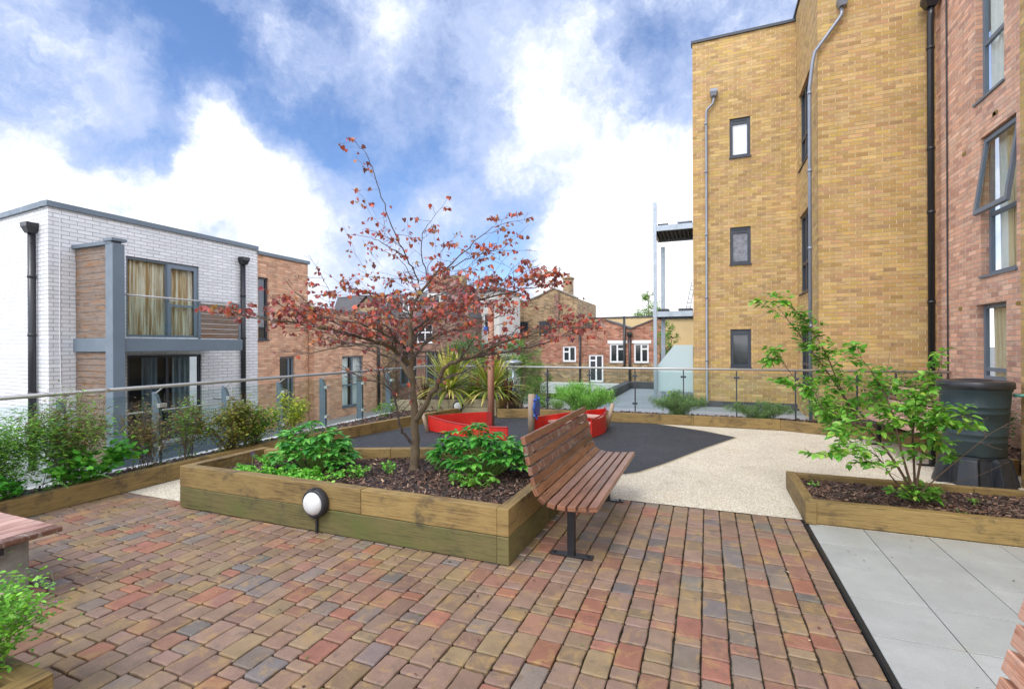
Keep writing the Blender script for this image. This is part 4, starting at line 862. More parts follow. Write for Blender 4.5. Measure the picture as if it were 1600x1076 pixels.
# ------------------------------------------------------------------ play boats
def panel(mb, a, b, ha, hb, t=.022, n=14, bow=.0, sag=.0, z0=.02):
    a, b = Vector((*a, 0)), Vector((*b, 0)); d = (b - a); L = d.length; d.normalize(); nn = Vector((-d.y, d.x, 0)); pr = None
    for k in range(n + 1):
        q = k / n; c = a + d * (L * q) + nn * (bow * math.sin(math.pi * q)); h = lerp(ha, hb, q) - sag * math.sin(math.pi * q); s_ = [c - nn * t / 2, c + nn * t / 2]
        cur = [(s_[0].x, s_[0].y, z0), (s_[1].x, s_[1].y, z0), (s_[1].x, s_[1].y, h), (s_[0].x, s_[0].y, h)]
        if pr: mb.hexa([pr[0], cur[0], cur[1], pr[1], pr[3], cur[3], cur[2], pr[2]])
        pr = cur
T = thing('play_boat', 'red play boat bow with tall wooden mast at the corner planter side', 'play boat', (-4.2, 8.2, 0), group='red timber play boat halves')
mb = MB(); panel(mb, (-4.9, 7.98), (-3.08, 7.5), .29, .25, sag=.04, bow=-.1); mb.build('near_side', M['red_panel'], T)
mb = MB(); panel(mb, (-4.88, 8.02), (-4.1, 8.9), .29, .29, bow=.06); mb.build('far_side', M['red_panel'], T)
mb = MB(); panel(mb, (-4.1, 8.87), (-4.0, 8.9), .29, .29); mb.build('end_batten', M['red_edge'], T)
# capping strip following the top edge
mb = MB(); pts = []
for k in range(13):
    q = k / 12; a = Vector((-4.9, 7.98, 0)); b_ = Vector((-3.08, 7.5, 0)); d = (b_ - a); nn = Vector((-d.y, d.x, 0)).normalized(); c = a + d * q - nn * .1 * math.sin(math.pi * q); pts.append((c.x, c.y, lerp(.29, .25, q) - .04 * math.sin(math.pi * q)))
mb.tube(pts, .018, 6); mb.build('gunwale', M['red_edge'], T)
mb = MB(); mb.tube([(-4.86, 7.88, .0), (-5.03, 7.93, .44)], .035, 10); mb.build('bow_post', M['post_wood'], T, True)
mb = MB(); mb.tube([(-4.05, 8.97, 0), (-4.05, 8.97, 1.2), (-4.04, 8.97, 2.42)], [.068, .066, .06], 16); mb.build('mast', M['pole_wood'], T, True)
mb = MB(); mb.tube([(-4.12, 8.9, 1.9), (-4.12, 8.9, 2.0)], .05, 10); mb.build('mast_pulley', M['blue_plastic'], T)
T = thing('play_boat', 'red play boat half with blue wheel and plank seat behind the bench', 'play boat', (-2.3, 8.9, 0), group='red timber play boat halves')
mb = MB(); panel(mb, (-2.86, 8.2), (-1.86, 9.5), .34, .38, bow=.05); mb.build('far_side', M['red_panel'], T)
mb = MB(); panel(mb, (-1.84, 9.5), (-1.86, 8.3), .40, .32, bow=.1, sag=.03); mb.build('near_side', M['red_panel'], T)
mb = MB(); mb.tube([(-1.86, 9.5, .4), (-1.76, 9.2, .385), (-1.74, 8.8, .36), (-1.85, 8.3, .33)], .014, 6); mb.build('gunwale', M['red_edge'], T)
mb = MB(); mb.tube([(-1.82, 9.52, .0), (-1.72, 9.62, .47)], .038, 10); mb.build('bow_post', M['post_wood'], T, True)
mb = MB(); mb.tube([(-2.87, 8.07, 0), (-2.86, 8.07, .76)], .062, 14); mb.build('wheel_post', M['post_wood'], T, True)
mb = MB(); mb.lathe([(.05, -.02), (.155, -.018), (.17, 0), (.155, .018), (.05, .02)], (0, 0, 0), 24)
for k in range(8):
    a = k * math.pi / 4; mb.tube([(.15 * math.cos(a), .15 * math.sin(a), 0), (.215 * math.cos(a), .215 * math.sin(a), 0)], .018, 8)
mb.xform(Matrix.Translation((-2.76, 8.05, .54)) @ Matrix.Rotation(R(2), 4, 'Z') @ Matrix.Rotation(R(90), 4, 'Y')); mb.build('steering_wheel', M['blue_plastic'], T)
mb = MB(); mb.box((-2.35, 8.5, .24), (1.0, .22, .035), rz=R(-12)); mb.build('seat', M['slat_pink'], T)
mb = MB(); mb.box((-2.0, 8.95, .3), (.5, .2, .035), rz=R(-12)); mb.build('seat', M['slat_pink'], T)

# ------------------------------------------------------------------ foliage helpers
HEART = ([(0, .06), (-.26, -.06), (-.5, .22), (-.40, .58), (0, 1), (.40, .58), (.5, .22), (.26, -.06), (0, .5)], [(0, 8, 2, 1), (8, 4, 3, 2), (0, 7, 6, 8), (8, 6, 5, 4)])
OVAL = ([(0, 0), (-.34, .3), (-.36, .6), (0, 1), (.36, .6), (.34, .3), (0, .5)], [(0, 6, 2, 1), (6, 3, 2), (0, 5, 4, 6), (6, 4, 3)])
SMALL = ([(0, 0), (-.32, .5), (0, 1), (.32, .5)], [(0, 3, 2, 1)])
LOBED = ([(0, 0), (-.30, .10), (-.52, .42), (-.30, .42), (-.30, .78), (-.12, .7), (0, 1), (.12, .7), (.30, .78), (.30, .42), (.52, .42), (.30, .10), (0, .4)], [(0, 12, 2, 1), (12, 3, 2), (12, 4, 3), (12, 5, 4), (12, 6, 5), (0, 11, 10, 12), (12, 10, 9), (12, 9, 8), (12, 8, 7), (12, 7, 6)])
def rv(s=1): return Vector((rnd.gauss(0, s), rnd.gauss(0, s), rnd.gauss(0, s)))
def leaf(mb, pos, d, up, L, Wd, tpl, fold=.25, droop=.2, c=(1, 1, 1)):
    d = Vector(d).normalized(); y = Vector(up); x = d.cross(y)
    if x.length < 1e-3: x = d.orthogonal()
    x.normalize(); z = x.cross(d); b = len(mb.v); pos = Vector(pos); mb.cur = c
    for (a, t) in tpl[0]: mb.v.append(tuple(pos + x * (a * Wd) + d * (t * L) + z * (abs(a) * fold * Wd - droop * L * t * t)))
    for f in tpl[1]: mb.face([b + i for i in f])
def vary(c, a=.25): v = rnd.uniform(1 - a, 1 + a); return (c[0] * v * rnd.uniform(.9, 1.1), c[1] * v, c[2] * v * rnd.uniform(.85, 1.15))
def dirh(a, e): return Vector((math.cos(a) * math.cos(e), math.sin(a) * math.cos(e), math.sin(e)))

# ------------------------------------------------------------------ redbud tree
LIMBS = {
 'trunk': [(-2.89,4.41,0.27),(-2.88,4.42,0.52),(-2.88,4.42,0.8),(-2.89,4.41,1.07),(-2.91,4.4,1.27),(-2.93,4.41,1.48),(-2.93,4.43,1.75),(-2.94,4.42,1.95),(-2.84,4.41,2.15),(-2.64,4.44,2.35),(-2.58,4.46,2.45)],
 'R1': [(-2.87,4.42,0.82),(-2.74,4.4,0.99),(-2.57,4.36,1.22),(-2.5,4.33,1.35),(-2.39,4.32,1.44),(-2.13,4.32,1.51),(-1.91,4.35,1.62),(-1.57,4.43,1.72),(-1.3,4.5,1.79),(-1.15,4.53,1.78)],
 'R2': [(-2.39,4.32,1.44),(-2.32,4.46,1.46),(-2.12,4.75,1.53),(-1.87,5.07,1.57),(-1.57,5.29,1.68),(-1.36,5.49,1.82)],
 'R3': [(-2.57,4.36,1.22),(-2.29,4.15,1.33),(-2.06,4.02,1.38)],
 'C1': [(-2.93,4.41,1.37),(-2.93,4.54,1.56),(-2.9,4.76,1.7),(-2.81,5.01,1.78),(-2.62,5.31,1.84),(-2.34,5.63,2.01)],
 'L1': [(-2.91,4.4,1.26),(-3.1,4.47,1.44),(-3.35,4.58,1.58),(-3.75,4.75,1.63),(-4.17,4.79,1.62),(-4.6,4.82,1.54),(-4.8,4.8,1.52)],
 'L2': [(-2.92,4.41,1.41),(-2.96,4.2,1.56),(-2.95,3.99,1.64),(-3.05,3.73,1.7),(-3.2,3.5,1.76),(-3.34,3.28,1.81),(-3.5,3.1,1.84),(-3.62,3.0,1.87)],
 'L3': [(-2.88,4.41,0.55),(-2.92,4.34,0.64),(-2.94,4.22,0.77),(-2.93,4.17,0.96),(-2.94,4.11,1.16),(-2.99,3.99,1.25),(-3.1,3.84,1.29)],
 'L4': [(-2.94,4.11,1.16),(-3.05,4.12,1.29),(-3.08,4.15,1.38),(-3.02,4.23,1.47),(-2.98,4.3,1.54)],
 'U1': [(-2.95,4.42,1.88),(-3.04,4.38,2.02),(-3.26,4.4,2.14),(-3.52,4.41,2.17),(-3.85,4.38,2.16),(-3.95,4.34,2.21),(-4.02,4.32,2.38)],
 'U2': [(-2.81,4.42,2.19),(-2.82,4.36,2.35),(-2.86,4.24,2.53),(-2.93,4.16,2.72),(-2.98,4.09,2.93),(-3.04,4.01,3.21),(-3.06,3.94,3.41),(-3.12,3.87,3.54),(-3.22,3.83,3.64)],
 'U3': [(-2.64,4.44,2.35),(-2.46,4.4,2.4),(-2.23,4.38,2.48),(-2.01,4.36,2.54),(-1.87,4.42,2.55)],
 'U4': [(-2.93,4.43,1.75),(-2.68,4.31,1.87),(-2.32,4.14,1.98),(-2,4.05,2.02),(-1.69,4.06,2.08),(-1.55,4.15,2.12),(-1.4,4.22,2.15)],
 'B1': [(-2.93,4.43,1.65),(-3.07,4.8,1.8),(-3.16,5.31,1.93),(-3.09,5.77,2.06),(-2.86,6.18,2.15)],
 'B2': [(-2.95,4.42,1.61),(-3.31,4.71,1.76),(-3.76,4.96,1.93),(-4.3,5.16,2.02),(-4.7,5.24,2.06)],
 'F1': [(-2.93,4.43,1.58),(-2.66,4.11,1.71),(-2.36,3.8,1.81),(-2.02,3.5,1.87),(-1.8,3.37,1.91)],
 'F2': [(-2.94,4.42,1.54),(-2.84,4.04,1.67),(-2.79,3.62,1.77),(-2.84,3.33,1.83),(-3.02,3.15,1.87)],
 'U5': [(-2.85,4.41,2.08),(-2.81,4.59,2.31),(-2.86,4.62,2.49),(-2.73,4.73,2.64)],
 'U7': [(-2.7,4.43,2.28),(-2.72,4.3,2.5),(-2.66,4.2,2.72),(-2.5,4.15,2.85)],
 'U8': [(-2.84,4.41,2.15),(-3.0,4.55,2.35),(-3.15,4.65,2.55),(-3.4,4.7,2.68)],
 'U9': [(-2.5,4.41,2.4),(-2.3,4.5,2.6),(-2.1,4.55,2.78),(-1.95,4.6,2.85)],
 'U6': [(-2.89,4.23,2.53),(-3.13,4.24,2.68),(-3.35,4.26,2.78)]}
R0 = dict(trunk=.056, R1=.036, L1=.030, L2=.026, L3=.020, C1=.024, U4=.018, R2=.018)
TREE = thing('redbud_tree', 'small spreading tree with sparse dark red heart-shaped leaves in the central planter', 'tree', (-2.89, 4.41, .3))
tb = MB(); tw = MB(); lf = MB()
RC = [(S('#9c5250'), 5), (S('#ad5448'), 5), (S('#c4624a'), 3.5), (S('#c07c50'), 2), (S('#7c5052'), 3), (S('#a88884'), 3), (S('#8c4448'), 3), (S('#98804e'), .8)]
def rcol():
    r = rnd.random() * sum(q for _, q in RC)
    for c, q in RC:
        r -= q
        if r <= 0: return vary(c, .25)
    return RC[0][0]
def redleaf(p, n=1, sc=1.0):
    for _ in range(n):
        a = rnd.uniform(0, 6.28); st = dirh(a, rnd.uniform(-.9, .3)); q = Vector(p) + st * rnd.uniform(.015, .035)
        d = (dirh(a + rnd.gauss(0, .5), rnd.uniform(-1.3, -.1))); L = rnd.uniform(.030, .052) * sc
        leaf(lf, q, d, rv() * .6 + Vector((0, 0, .8)), L, L * rnd.uniform(.85, 1.0), HEART, rnd.uniform(.1, .6), rnd.uniform(0, .35), rcol())
        if rnd.random() < .5: tw.tube([p, q], .0009, 3, cap=False)
def smooth(P, k=2):
    P = [Vector(p) for p in P]
    for _ in range(k):
        Q = [P[0]]
        for i in range(len(P) - 1): Q += [P[i] * .75 + P[i + 1] * .25, P[i] * .25 + P[i + 1] * .75]
        Q.append(P[-1]); P = Q
    return P
def grow(p, d, L, r, lvl, flat=.5, dens=1.0):
    n = max(3, int(L / .075)); P = [Vector(p)]; d = Vector(d).normalized(); st = L / n; sgn = rnd.choice((-1, 1))
    for i in range(n):
        side = d.cross(Vector((0, 0, 1))); side = side.normalized() if side.length > .05 else Vector((1, 0, 0))
        sgn = -sgn; d = (d + side * sgn * .22 + rv(.10) + Vector((0, 0, -d.z * .12 * flat + rnd.uniform(-.02, .05)))).normalized()
        P.append(P[-1] + d * st)
    rad = [max(.0014, lerp(r, r * .35, i / n)) for i in range(n + 1)]
    tw.tube(P, rad, 5 if lvl < 2 else 4, cap=False)
    for i in range(1, n + 1):
        t = i / n; dd = (P[i] - P[i - 1]).normalized()
        if lvl < 4 and rnd.random() < (.85, .85, .68, .38)[lvl] and i < n:
            side = dd.cross(Vector((0, 0, 1))).normalized() * (1 if i % 2 else -1)
            nd = dd * .75 + side * rnd.uniform(.5, 1.0) + Vector((0, 0, rnd.uniform(-.15, .3)))
            grow(P[i], nd, L * rnd.uniform(.32, .6) * (1 - t * .3), rad[i] * .65, lvl + 1, flat, dens)
        q = P[i]
        hb = max(0, min(1, (q.z - 1.58) / .35))
        if lvl >= 2 and rnd.random() < (.013 + .125 * hb) * dens: redleaf(q, rnd.choice((1, 1, 2, 3)))
    if lvl >= 1 and rnd.random() < (.05 + .2 * max(0, min(1, (P[-1].z - 1.55) / .35))) * dens: redleaf(P[-1], rnd.choice((1, 2, 3, 4)))
for k, P in LIMBS.items():
    SP = smooth(P, 2); n = len(SP); r0 = R0.get(k, .013)
    rad = [lerp(r0, (.006 if k == 'trunk' else .0035), (i / (n - 1)) ** .8) for i in range(n)]
    if k[0] == 'U' and k not in ('U2', 'U4'): rad = [lerp(.008, .0016, i / (n - 1)) for i in range(n)]
    if k == 'U2': rad = [lerp(.009, .0018, i / (n - 1)) for i in range(n)]
    if k == 'trunk': rad[0] *= 1.35; rad[1] *= 1.15
    for i in range(1, n): SP[i] = SP[i] + rv(.006 if k != 'trunk' else .004)
    (tb if r0 > .02 else tw).tube(SP, rad, 12 if r0 > .02 else 7)
    if k in ('trunk',):
        for i in range(int(n * .5), n):
            if rnd.random() < .35:
                a = rnd.uniform(0, 6.28); grow(SP[i], dirh(a, rnd.uniform(.0, .35)), rnd.uniform(.5, .9), rad[i] * .35, 1)
        continue
    if k == 'U2':
        for i in range(3, n):
            if i / n < .45 and rnd.random() < .5: a = rnd.uniform(0, 6.28); grow(SP[i], dirh(a, rnd.uniform(.0, .6)), rnd.uniform(.15, .4), .003, 2, dens=1.6)
            elif i % 4 == 1:
                e_ = SP[i] + Vector((rnd.uniform(-.42, .10), rnd.uniform(-.15, .15), rnd.uniform(-.08, .08))); tw.tube([SP[i], SP[i].lerp(e_, .5) + rv(.01), e_], [.0012, .001, .0008], 3, cap=False)
                for _ in range(rnd.choice((2, 4, 5))): redleaf(SP[i].lerp(e_, rnd.uniform(.3, 1)) + rv(.02), 1)
        redleaf(SP[-1], 4); continue
    t0 = int(n * (.45 if k in ('R1', 'L3') else .2))
    for i in range(t0, n):
        t = i / (n - 1); m = 1 if k not in ('R3', 'L4') else .5
        if k[0] == 'U' and k != 'U4':
            if rnd.random() < .34:
                grow(SP[i], dirh(rnd.uniform(0, 6.28), rnd.uniform(-.1, .7)), rnd.uniform(.12, .34), .0022, 3, dens=2.6)
            continue
        if rnd.random() < 1.12 * m:
            dd = (SP[min(i + 1, n - 1)] - SP[i - 1]).normalized(); side = dd.cross(Vector((0, 0, 1))).normalized() * rnd.choice((-1, 1))
            e = rnd.uniform(-.12, .38) if k[0] != 'U' else rnd.uniform(0, .7)
            nd = dd * rnd.uniform(.4, .9) + side * rnd.uniform(.3, .9) + Vector((0, 0, e))
            grow(SP[i], nd, rnd.uniform(.4, .85) * (1.1 - .65 * t), max(.0024, rad[i] * .4), 1, dens=.6 if k in ('L3', 'L4', 'R3') else 1.0)
    dd = (SP[-1] - SP[-3]).normalized(); grow(SP[-1], dd, .3, .003, 2, dens=1.5)
for (x, y, z) in ((-1.05, 4.5, 1.85), (-1.2, 4.6, 1.9), (-1.5, 4.4, 1.95), (-1.4, 4.3, 2.2), (-3.5, 3.15, 1.95), (-3.42, 3.25, 2.0), (-3.62, 3.15, 1.85)):
    a = rnd.uniform(0, 6.28); grow((x, y, z), dirh(a, .1), .2, .002, 2, dens=2.2)
for (x, y, z, n_) in ((-3.31, 3.95, 3.2, 8), (-3.37, 3.9, 2.8, 6), (-3.2, 4.0, 3.1, 6), (-3.0, 4.05, 2.98, 9), (-2.75, 4.1, 2.85, 9), (-3.45, 4.1, 2.62, 6), (-3.25, 3.95, 3.5, 4), (-3.6, 4.2, 2.3, 7), (-3.2, 4.3, 2.35, 9), (-2.0, 4.3, 2.35, 8), (-3.35, 4.3, 2.55, 5), (-3.42, 4.25, 2.75, 6), (-3.2, 4.3, 2.9, 5), (-2.6, 4.3, 2.85, 6), (-2.45, 4.3, 2.7, 8), (-2.2, 4.4, 2.72, 7), (-2.05, 4.4, 2.62, 6), (-1.85, 4.4, 2.8, 5), (-1.6, 4.45, 2.78, 5), (-1.72, 4.4, 2.55, 4), (-4.0, 4.3, 2.45, 5), (-3.75, 4.3, 2.4, 5), (-3.0, 4.4, 2.45, 7), (-2.35, 4.35, 2.5, 8), (-1.2, 4.5, 2.3, 7), (-1.05, 4.5, 2.35, 5)):
    c_ = Vector((x, y, z)); b_ = c_ + Vector((rnd.uniform(-.1, .1) + (-2.7 - x) * .35, 0, -.32)); tw.tube(smooth([b_, b_.lerp(c_, .5) + rv(.03), c_], 2), [.0018] * 4 + [.0012] * 6 if 0 else .0013, 4, cap=False)
    for _ in range(n_): redleaf(b_.lerp(c_, rnd.uniform(.35, 1.05)) + rv(.035), 1)
tb.build('trunk', M['bark'], TREE, True); tw.build('branches', M['twig'], TREE); lf.build('crown', M['red_leaf'], TREE)
print('redbud leaves', len(lf.f) // 4, 'twig faces', len(tw.f))

# ------------------------------------------------------------------ leggy shrub on the right
K = .88
def sc_(P): return [(x * K, y * K, 1.6 + (z - 1.6) * K) for x, y, z in P]
ST = {'a':[(2,6.24,0.01),(1.83,6.23,0.38),(1.62,6.25,0.67),(1.46,6.29,0.89),(1.31,6.45,1.23),(1.1,6.47,1.56),(0.94,6.52,1.82),(0.76,6.55,2.09)],
 'b':[(1.46,6.29,0.89),(1.35,6.36,1.17),(1.25,6.42,1.52),(1.05,6.34,1.85),(0.88,6.27,2.04)],
 'c':[(2,6.24,0.01),(1.89,6.14,0.34),(1.79,5.99,0.62),(1.73,5.97,0.95),(1.6,5.97,1.27),(1.47,5.97,1.46)],
 'd':[(2,6.24,0.01),(2.01,6.3,0.38),(1.99,6.29,0.72),(2.09,6.33,1.05),(2.24,6.39,1.29)],
 'e':[(2,6.24,0.01),(2.02,6.2,0.34),(2.05,6.11,0.62),(2.1,6.05,0.78),(2.14,5.97,0.86)],
 'f':[(2,6.24,0.01),(1.73,5.97,0.24),(1.58,5.8,0.49),(1.38,5.61,0.63),(1.16,5.47,0.63)],
 'g':[(2,6.24,0.01),(2.15,6.14,0.27),(2.31,6.09,0.48),(2.55,6.08,0.75)],
 'h':[(1.62,6.25,0.67),(1.39,6.26,0.76),(1.19,6.29,0.88),(1.04,6.34,1.09),(0.82,6.36,1.37),(0.76,6.33,1.52)]}
T = thing('leggy_shrub', 'open arching shrub with fresh green leaves in the low right planter', 'shrub', (1.76, 5.49, .13))
sb = MB(); lb = MB(); GC = [S('#5f9a34'), S('#72a83e'), S('#4e8a30'), S('#86b84c'), S('#68a03c'), S('#9ab850')]
def spray(p, d, L, n, size, cols, tpl=OVAL, lvl=0, stem=.0025):
    n_ = max(3, int(L / .06)); P = [Vector(p)]; d = Vector(d).normalized()
    for i in range(n_): d = (d + rv(.14) + Vector((0, 0, .03))).normalized(); P.append(P[-1] + d * L / n_)
    sb.tube(P, [lerp(stem, .001, i / n_) for i in range(n_ + 1)], 4, cap=False)
    for i in range(1, n_ + 1):
        for _ in range(n):
            a = rnd.uniform(0, 6.28); dd = (P[i] - P[i - 1]).normalized() * .5 + dirh(a, rnd.uniform(-.5, .4)); l = size * rnd.uniform(.65, 1.2)
            leaf(lb, P[i] + dd * .01, dd, rv(.3) + Vector((0, 0, 1)), l, l * .72, tpl, .2, rnd.uniform(.1, .4), vary(rnd.choice(cols), .25))
        if lvl < 1 and rnd.random() < .45: spray(P[i], d + rv(.7), L * .5, n, size, cols, tpl, lvl + 1, stem * .6)
for k, P in ST.items():
    SP = smooth(sc_(P), 2); n = len(SP); r0 = .013 if k in 'acde' else .008
    sb.tube(SP, [lerp(r0, .002, i / (n - 1)) for i in range(n)], 7)
    for i in range(int(n * {'a': .5, 'c': .42, 'd': .3, 'e': .35, 'f': .35, 'g': .8}.get(k, .1)), n):
        if k == 'a' and i > n * .8 and rnd.random() < .4: continue
        if rnd.random() < .85: spray(SP[i], rv(.7) + Vector((0, 0, .1)) + (SP[i] - SP[i - 1]).normalized() * .8, rnd.uniform(.1, .26), 3 if k != 'g' else 0, .074, GC)
for _ in range(10): spray((1.76 + rnd.uniform(-.1, .1), 5.49 + rnd.uniform(-.08, .08), .15), dirh(rnd.uniform(0, 6.28), .9), .14, 3, .072, GC)
for _ in range(26):
    q = Vector((rnd.gauss(1.62, .14), rnd.gauss(5.42, .12), rnd.gauss(1.0, .12))); spray(q, rv(), .16, 3, .072, GC)
for _ in range(12):
    q = Vector((rnd.gauss(1.3, .16), rnd.gauss(5.55, .12), rnd.gauss(1.12, .14))); spray(q, rv(), .16, 3, .072, GC)
for _ in range(10):
    q = Vector((rnd.gauss(1.9, .07), rnd.gauss(5.5, .1), rnd.gauss(.85, .12))); spray(q, rv(), .15, 3, .072, GC)
for (a, b) in (((1.8, 5.5, .3), (2.36, 5.35, .62)), ((1.55, 5.55, 1.2), (1.62, 5.6, 1.62)), ((1.7, 5.45, .35), (1.15, 5.2, .68))):
    P = smooth([a, (Vector(a) + Vector(b)) / 2 + rv(.04), b], 2); sb.tube(P, [lerp(.0025, .0009, i / (len(P) - 1)) for i in range(len(P))], 5)
sb.build('stems', M['stem_brown'], T); lb.build('leaves', M['leaf'], T)

# ------------------------------------------------------------------ generic plants
def bush(name, label, c, rx, ry, h, n, size, cols, tpl=SMALL, nst=14, stem='stem_brown', grp='shrubs in the beds', lm='leaf', cl=14, z0=.14, stems_r=.004, spread=.28, cat='shrub', extra=None, twigs=0, flowers=None, flat=0.0, aspect=.62, elev=(-.4, .7)):
    t = thing(name, label, cat, (c[0], c[1], z0), group=grp); L = MB(); Sm = MB(); tips = []
    for i in range(nst):
        a = rnd.uniform(0, 6.28); r = math.sqrt(rnd.random()); hh = h * rnd.uniform(.55, 1.0) * (1 - .35 * r)
        e = Vector((c[0] + rx * r * math.cos(a), c[1] + ry * r * math.sin(a), z0 + hh)); b = Vector((c[0] + rnd.gauss(0, rx * .18), c[1] + rnd.gauss(0, ry * .18), z0 - .02))
        m = b.lerp(e, .5) + rv(.04 * h) + Vector((0, 0, .08 * h)); P = smooth([b, m, e], 2); Sm.tube(P, [lerp(stems_r, .0012, k / (len(P) - 1)) for k in range(len(P))], 5, cap=False); tips.append((P, e))
        for _ in range(twigs):
            q = P[rnd.randrange(len(P) // 3, len(P))]; w = q + rv(.09 * h) + Vector((0, 0, .08 * h)); w2 = w + rv(.06 * h); Sm.tube([q, w, w2], [.002, .0014, .0008], 4, cap=False)
    for i in range(n):
        P, e = tips[rnd.randrange(nst)]; k = min(len(P) - 1, int(len(P) * (1 - abs(rnd.gauss(0, .33))))) if rnd.random() > .15 else rnd.randrange(1, len(P)); q = P[max(1, k)] + rv(spread * h * .33 * rnd.uniform(.4, 1.2))
        q.z = max(z0 + .01, q.z); a = rnd.uniform(0, 6.28); l = size * rnd.uniform(.6, 1.25)
        leaf(L, q, dirh(a, rnd.uniform(*elev)), rv(.5) + Vector((0, 0, 1)), l, l * aspect, tpl, .2, .15, vary(rnd.choice(cols), .3))
    if flowers:
        nf, fs, fc = flowers; F = MB()
        for _ in range(nf):
            P, e = tips[rnd.randrange(nst)]; q = P[-1] + rv(h * .12)
            for k in range(5): a = k * 1.257; leaf(F, q, dirh(a, .3), (0, 0, 1), fs, fs * .8, SMALL, .1, .1, vary(rnd.choice(fc), .15))
        F.build('flowers', M['petal'], t)
    Sm.build('stems', M[stem], t); L.build('leaves', M[lm], t); return t
LG = [S('#7aa83c'), S('#8ab848'), S('#66983a'), S('#5a8434')]; DG = [S('#3f6a2c'), S('#4c7834'), S('#5c8a3c'), S('#6d9a44')]; YG = [S('#8a8f34'), S('#a0a040'), S('#6f7c30'), S('#4e6428'), S('#7c6c38')]; OL = [S('#6a7838'), S('#7c8440'), S('#58682e'), S('#8c6f48'), S('#76603f')]
PK = [S('#c06a9c'), S('#b45a90'), S('#d088b4')]
LB = 'shrubs along the left balustrade'
bush('feathery_shrub', 'feathery green shrub at the left end of the balustrade bed', (-6.28, 2.45), .28, .5, .95, 6500, .06, DG + LG, SMALL, 34, 'stem_green', LB, twigs=3, spread=.3, aspect=.35)
bush('feathery_shrub', 'tall light green shrub with brown twigs in front of the black downpipe', (-6.3, 3.05), .26, .42, 1.02, 4400, .058, LG + OL, SMALL, 30, 'stem_brown', LB, twigs=6, aspect=.4)
bush('cranesbill', 'bright lobed-leaf cranesbill spilling over the sleeper of the left bed', (-6.15, 3.2), .22, .45, .5, 700, .075, [S('#4f9a30'), S('#60a838'), S('#3f8428'), S('#78b444')], LOBED, 22, 'stem_green', LB, aspect=1.0, cat='plant', flowers=(10, .012, PK))
bush('twiggy_shrub', 'sparse brown twiggy shrub with few leaves in the left bed', (-6.3, 3.85), .2, .36, .88, 1300, .045, OL, SMALL, 22, 'stem_brown', LB, twigs=12)
bush('twiggy_shrub', 'half-bare shrub topped by a pale green spray, beside the golden one', (-6.3, 4.3), .2, .25, .85, 1300, .046, OL + LG, SMALL, 16, 'stem_brown', LB, twigs=10)
bush('evergreen_shrub', 'rounded olive and gold evergreen shrub, widest in the left bed', (-6.2, 4.85), .28, .46, .84, 5600, .045, YG + OL, OVAL, 26, 'stem_brown', LB, twigs=4, stems_r=.006)
bush('evergreen_shrub', 'dark green low evergreen with yellow tips right of the olive shrub', (-6.18, 5.25), .24, .36, .66, 3200, .045, DG + [S('#b4b838')], OVAL, 18, 'stem_brown', LB, stems_r=.006)
bush('golden_shrub', 'yellow-green upright shrub at the far end of the left bed', (-6.2, 5.85), .24, .36, .78, 2200, .045, [S('#a8b43c'), S('#8ca038'), S('#6d8434'), S('#c0c048')], OVAL, 14, 'stem_brown', LB, twigs=4, stems_r=.006)
bush('ground_herb', 'low leafy herb with tiny pink flowers at the left frame edge', (-6.12, 2.25), .16, .4, .3, 800, .055, [S('#3f8a2c'), S('#56a038'), S('#489030')], LOBED, 22, 'stem_green', LB, aspect=.9, cat='plant', flowers=(16, .014, PK))
bush('ground_herb', 'small weedy tuft where the left bed meets the play surface', (-6.3, 8.5), .2, .25, .42, 260, .05, LG, OVAL, 12, 'stem_green', LB, cat='plant')
# bottom-left bush
bush('flowering_bush', 'bright small-leaved bush with pink flowers at the lower left corner', (-2.96, 1.08), .30, .22, .54, 4200, .028, [S('#6fa838'), S('#7eb842'), S('#5c9430'), S('#8cc04c')], OVAL, 46, 'stem_green', None, z0=.13, twigs=2, flowers=(10, .012, PK), spread=.3)
# back bed
BB = 'plants in the back bed'
bush('grassy_tuft', 'bright feathery green mound behind the red boat', (-2.6, 10.72), .75, .26, .66, 9000, .095, [S('#86b858'), S('#9ac868'), S('#74a850'), S('#a8d078')], SMALL, 80, 'stem_green', BB, aspect=.16, elev=(.2, 1.5), spread=.25, cat='plant')
bush('lavender', 'grey-green lavender clump with tall leafy shoots, leftmost of the far row', (-.55, 10.68), .6, .22, .5, 5600, .08, [S('#7f9a68'), S('#8ca878'), S('#6d8a58')], SMALL, 60, 'stem_green', BB, aspect=.16, elev=(.2, 1.5), spread=.25, cat='plant')
bush('broad_leaf_shoot', 'upright broad-leaved shoots rising out of the lavender', (-.55, 10.75), .35, .12, .62, 110, .15, LG, OVAL, 7, 'stem_green', BB, aspect=.3, cat='plant')
bush('lavender', 'low grey-green lavender clump below the balustrade glass clamp', (.95, 10.68), .62, .2, .36, 5000, .075, [S('#7f9a68'), S('#86a070'), S('#658452')], SMALL, 60, 'stem_green', BB, aspect=.16, elev=(.2, 1.5), spread=.25, cat='plant')
bush('broad_leaf_shrub', 'green broad-leaved shrub where the back bed turns', (2.05, 10.4), .34, .2, .6, 500, .07, GC, OVAL, 18, 'stem_green', BB, spread=.3)
bush('dark_evergreen', 'dense dark green evergreen behind the half hidden bench', (3.0, 10.0), .5, .5, 1.05, 4200, .045, [S('#3a5c2c'), S('#466a34'), S('#54783c'), S('#2f4e26')], OVAL, 44, 'stem_brown', BB, stems_r=.008, lm='glossy_leaf')
bush('dark_evergreen', 'small dark shrub against the red brick wall beyond the water butt', (3.75, 9.0), .2, .4, .9, 1400, .045, [S('#3a5c2c'), S('#466a34'), S('#54783c')], OVAL, 22, 'stem_brown', BB, stems_r=.008, lm='glossy_leaf')
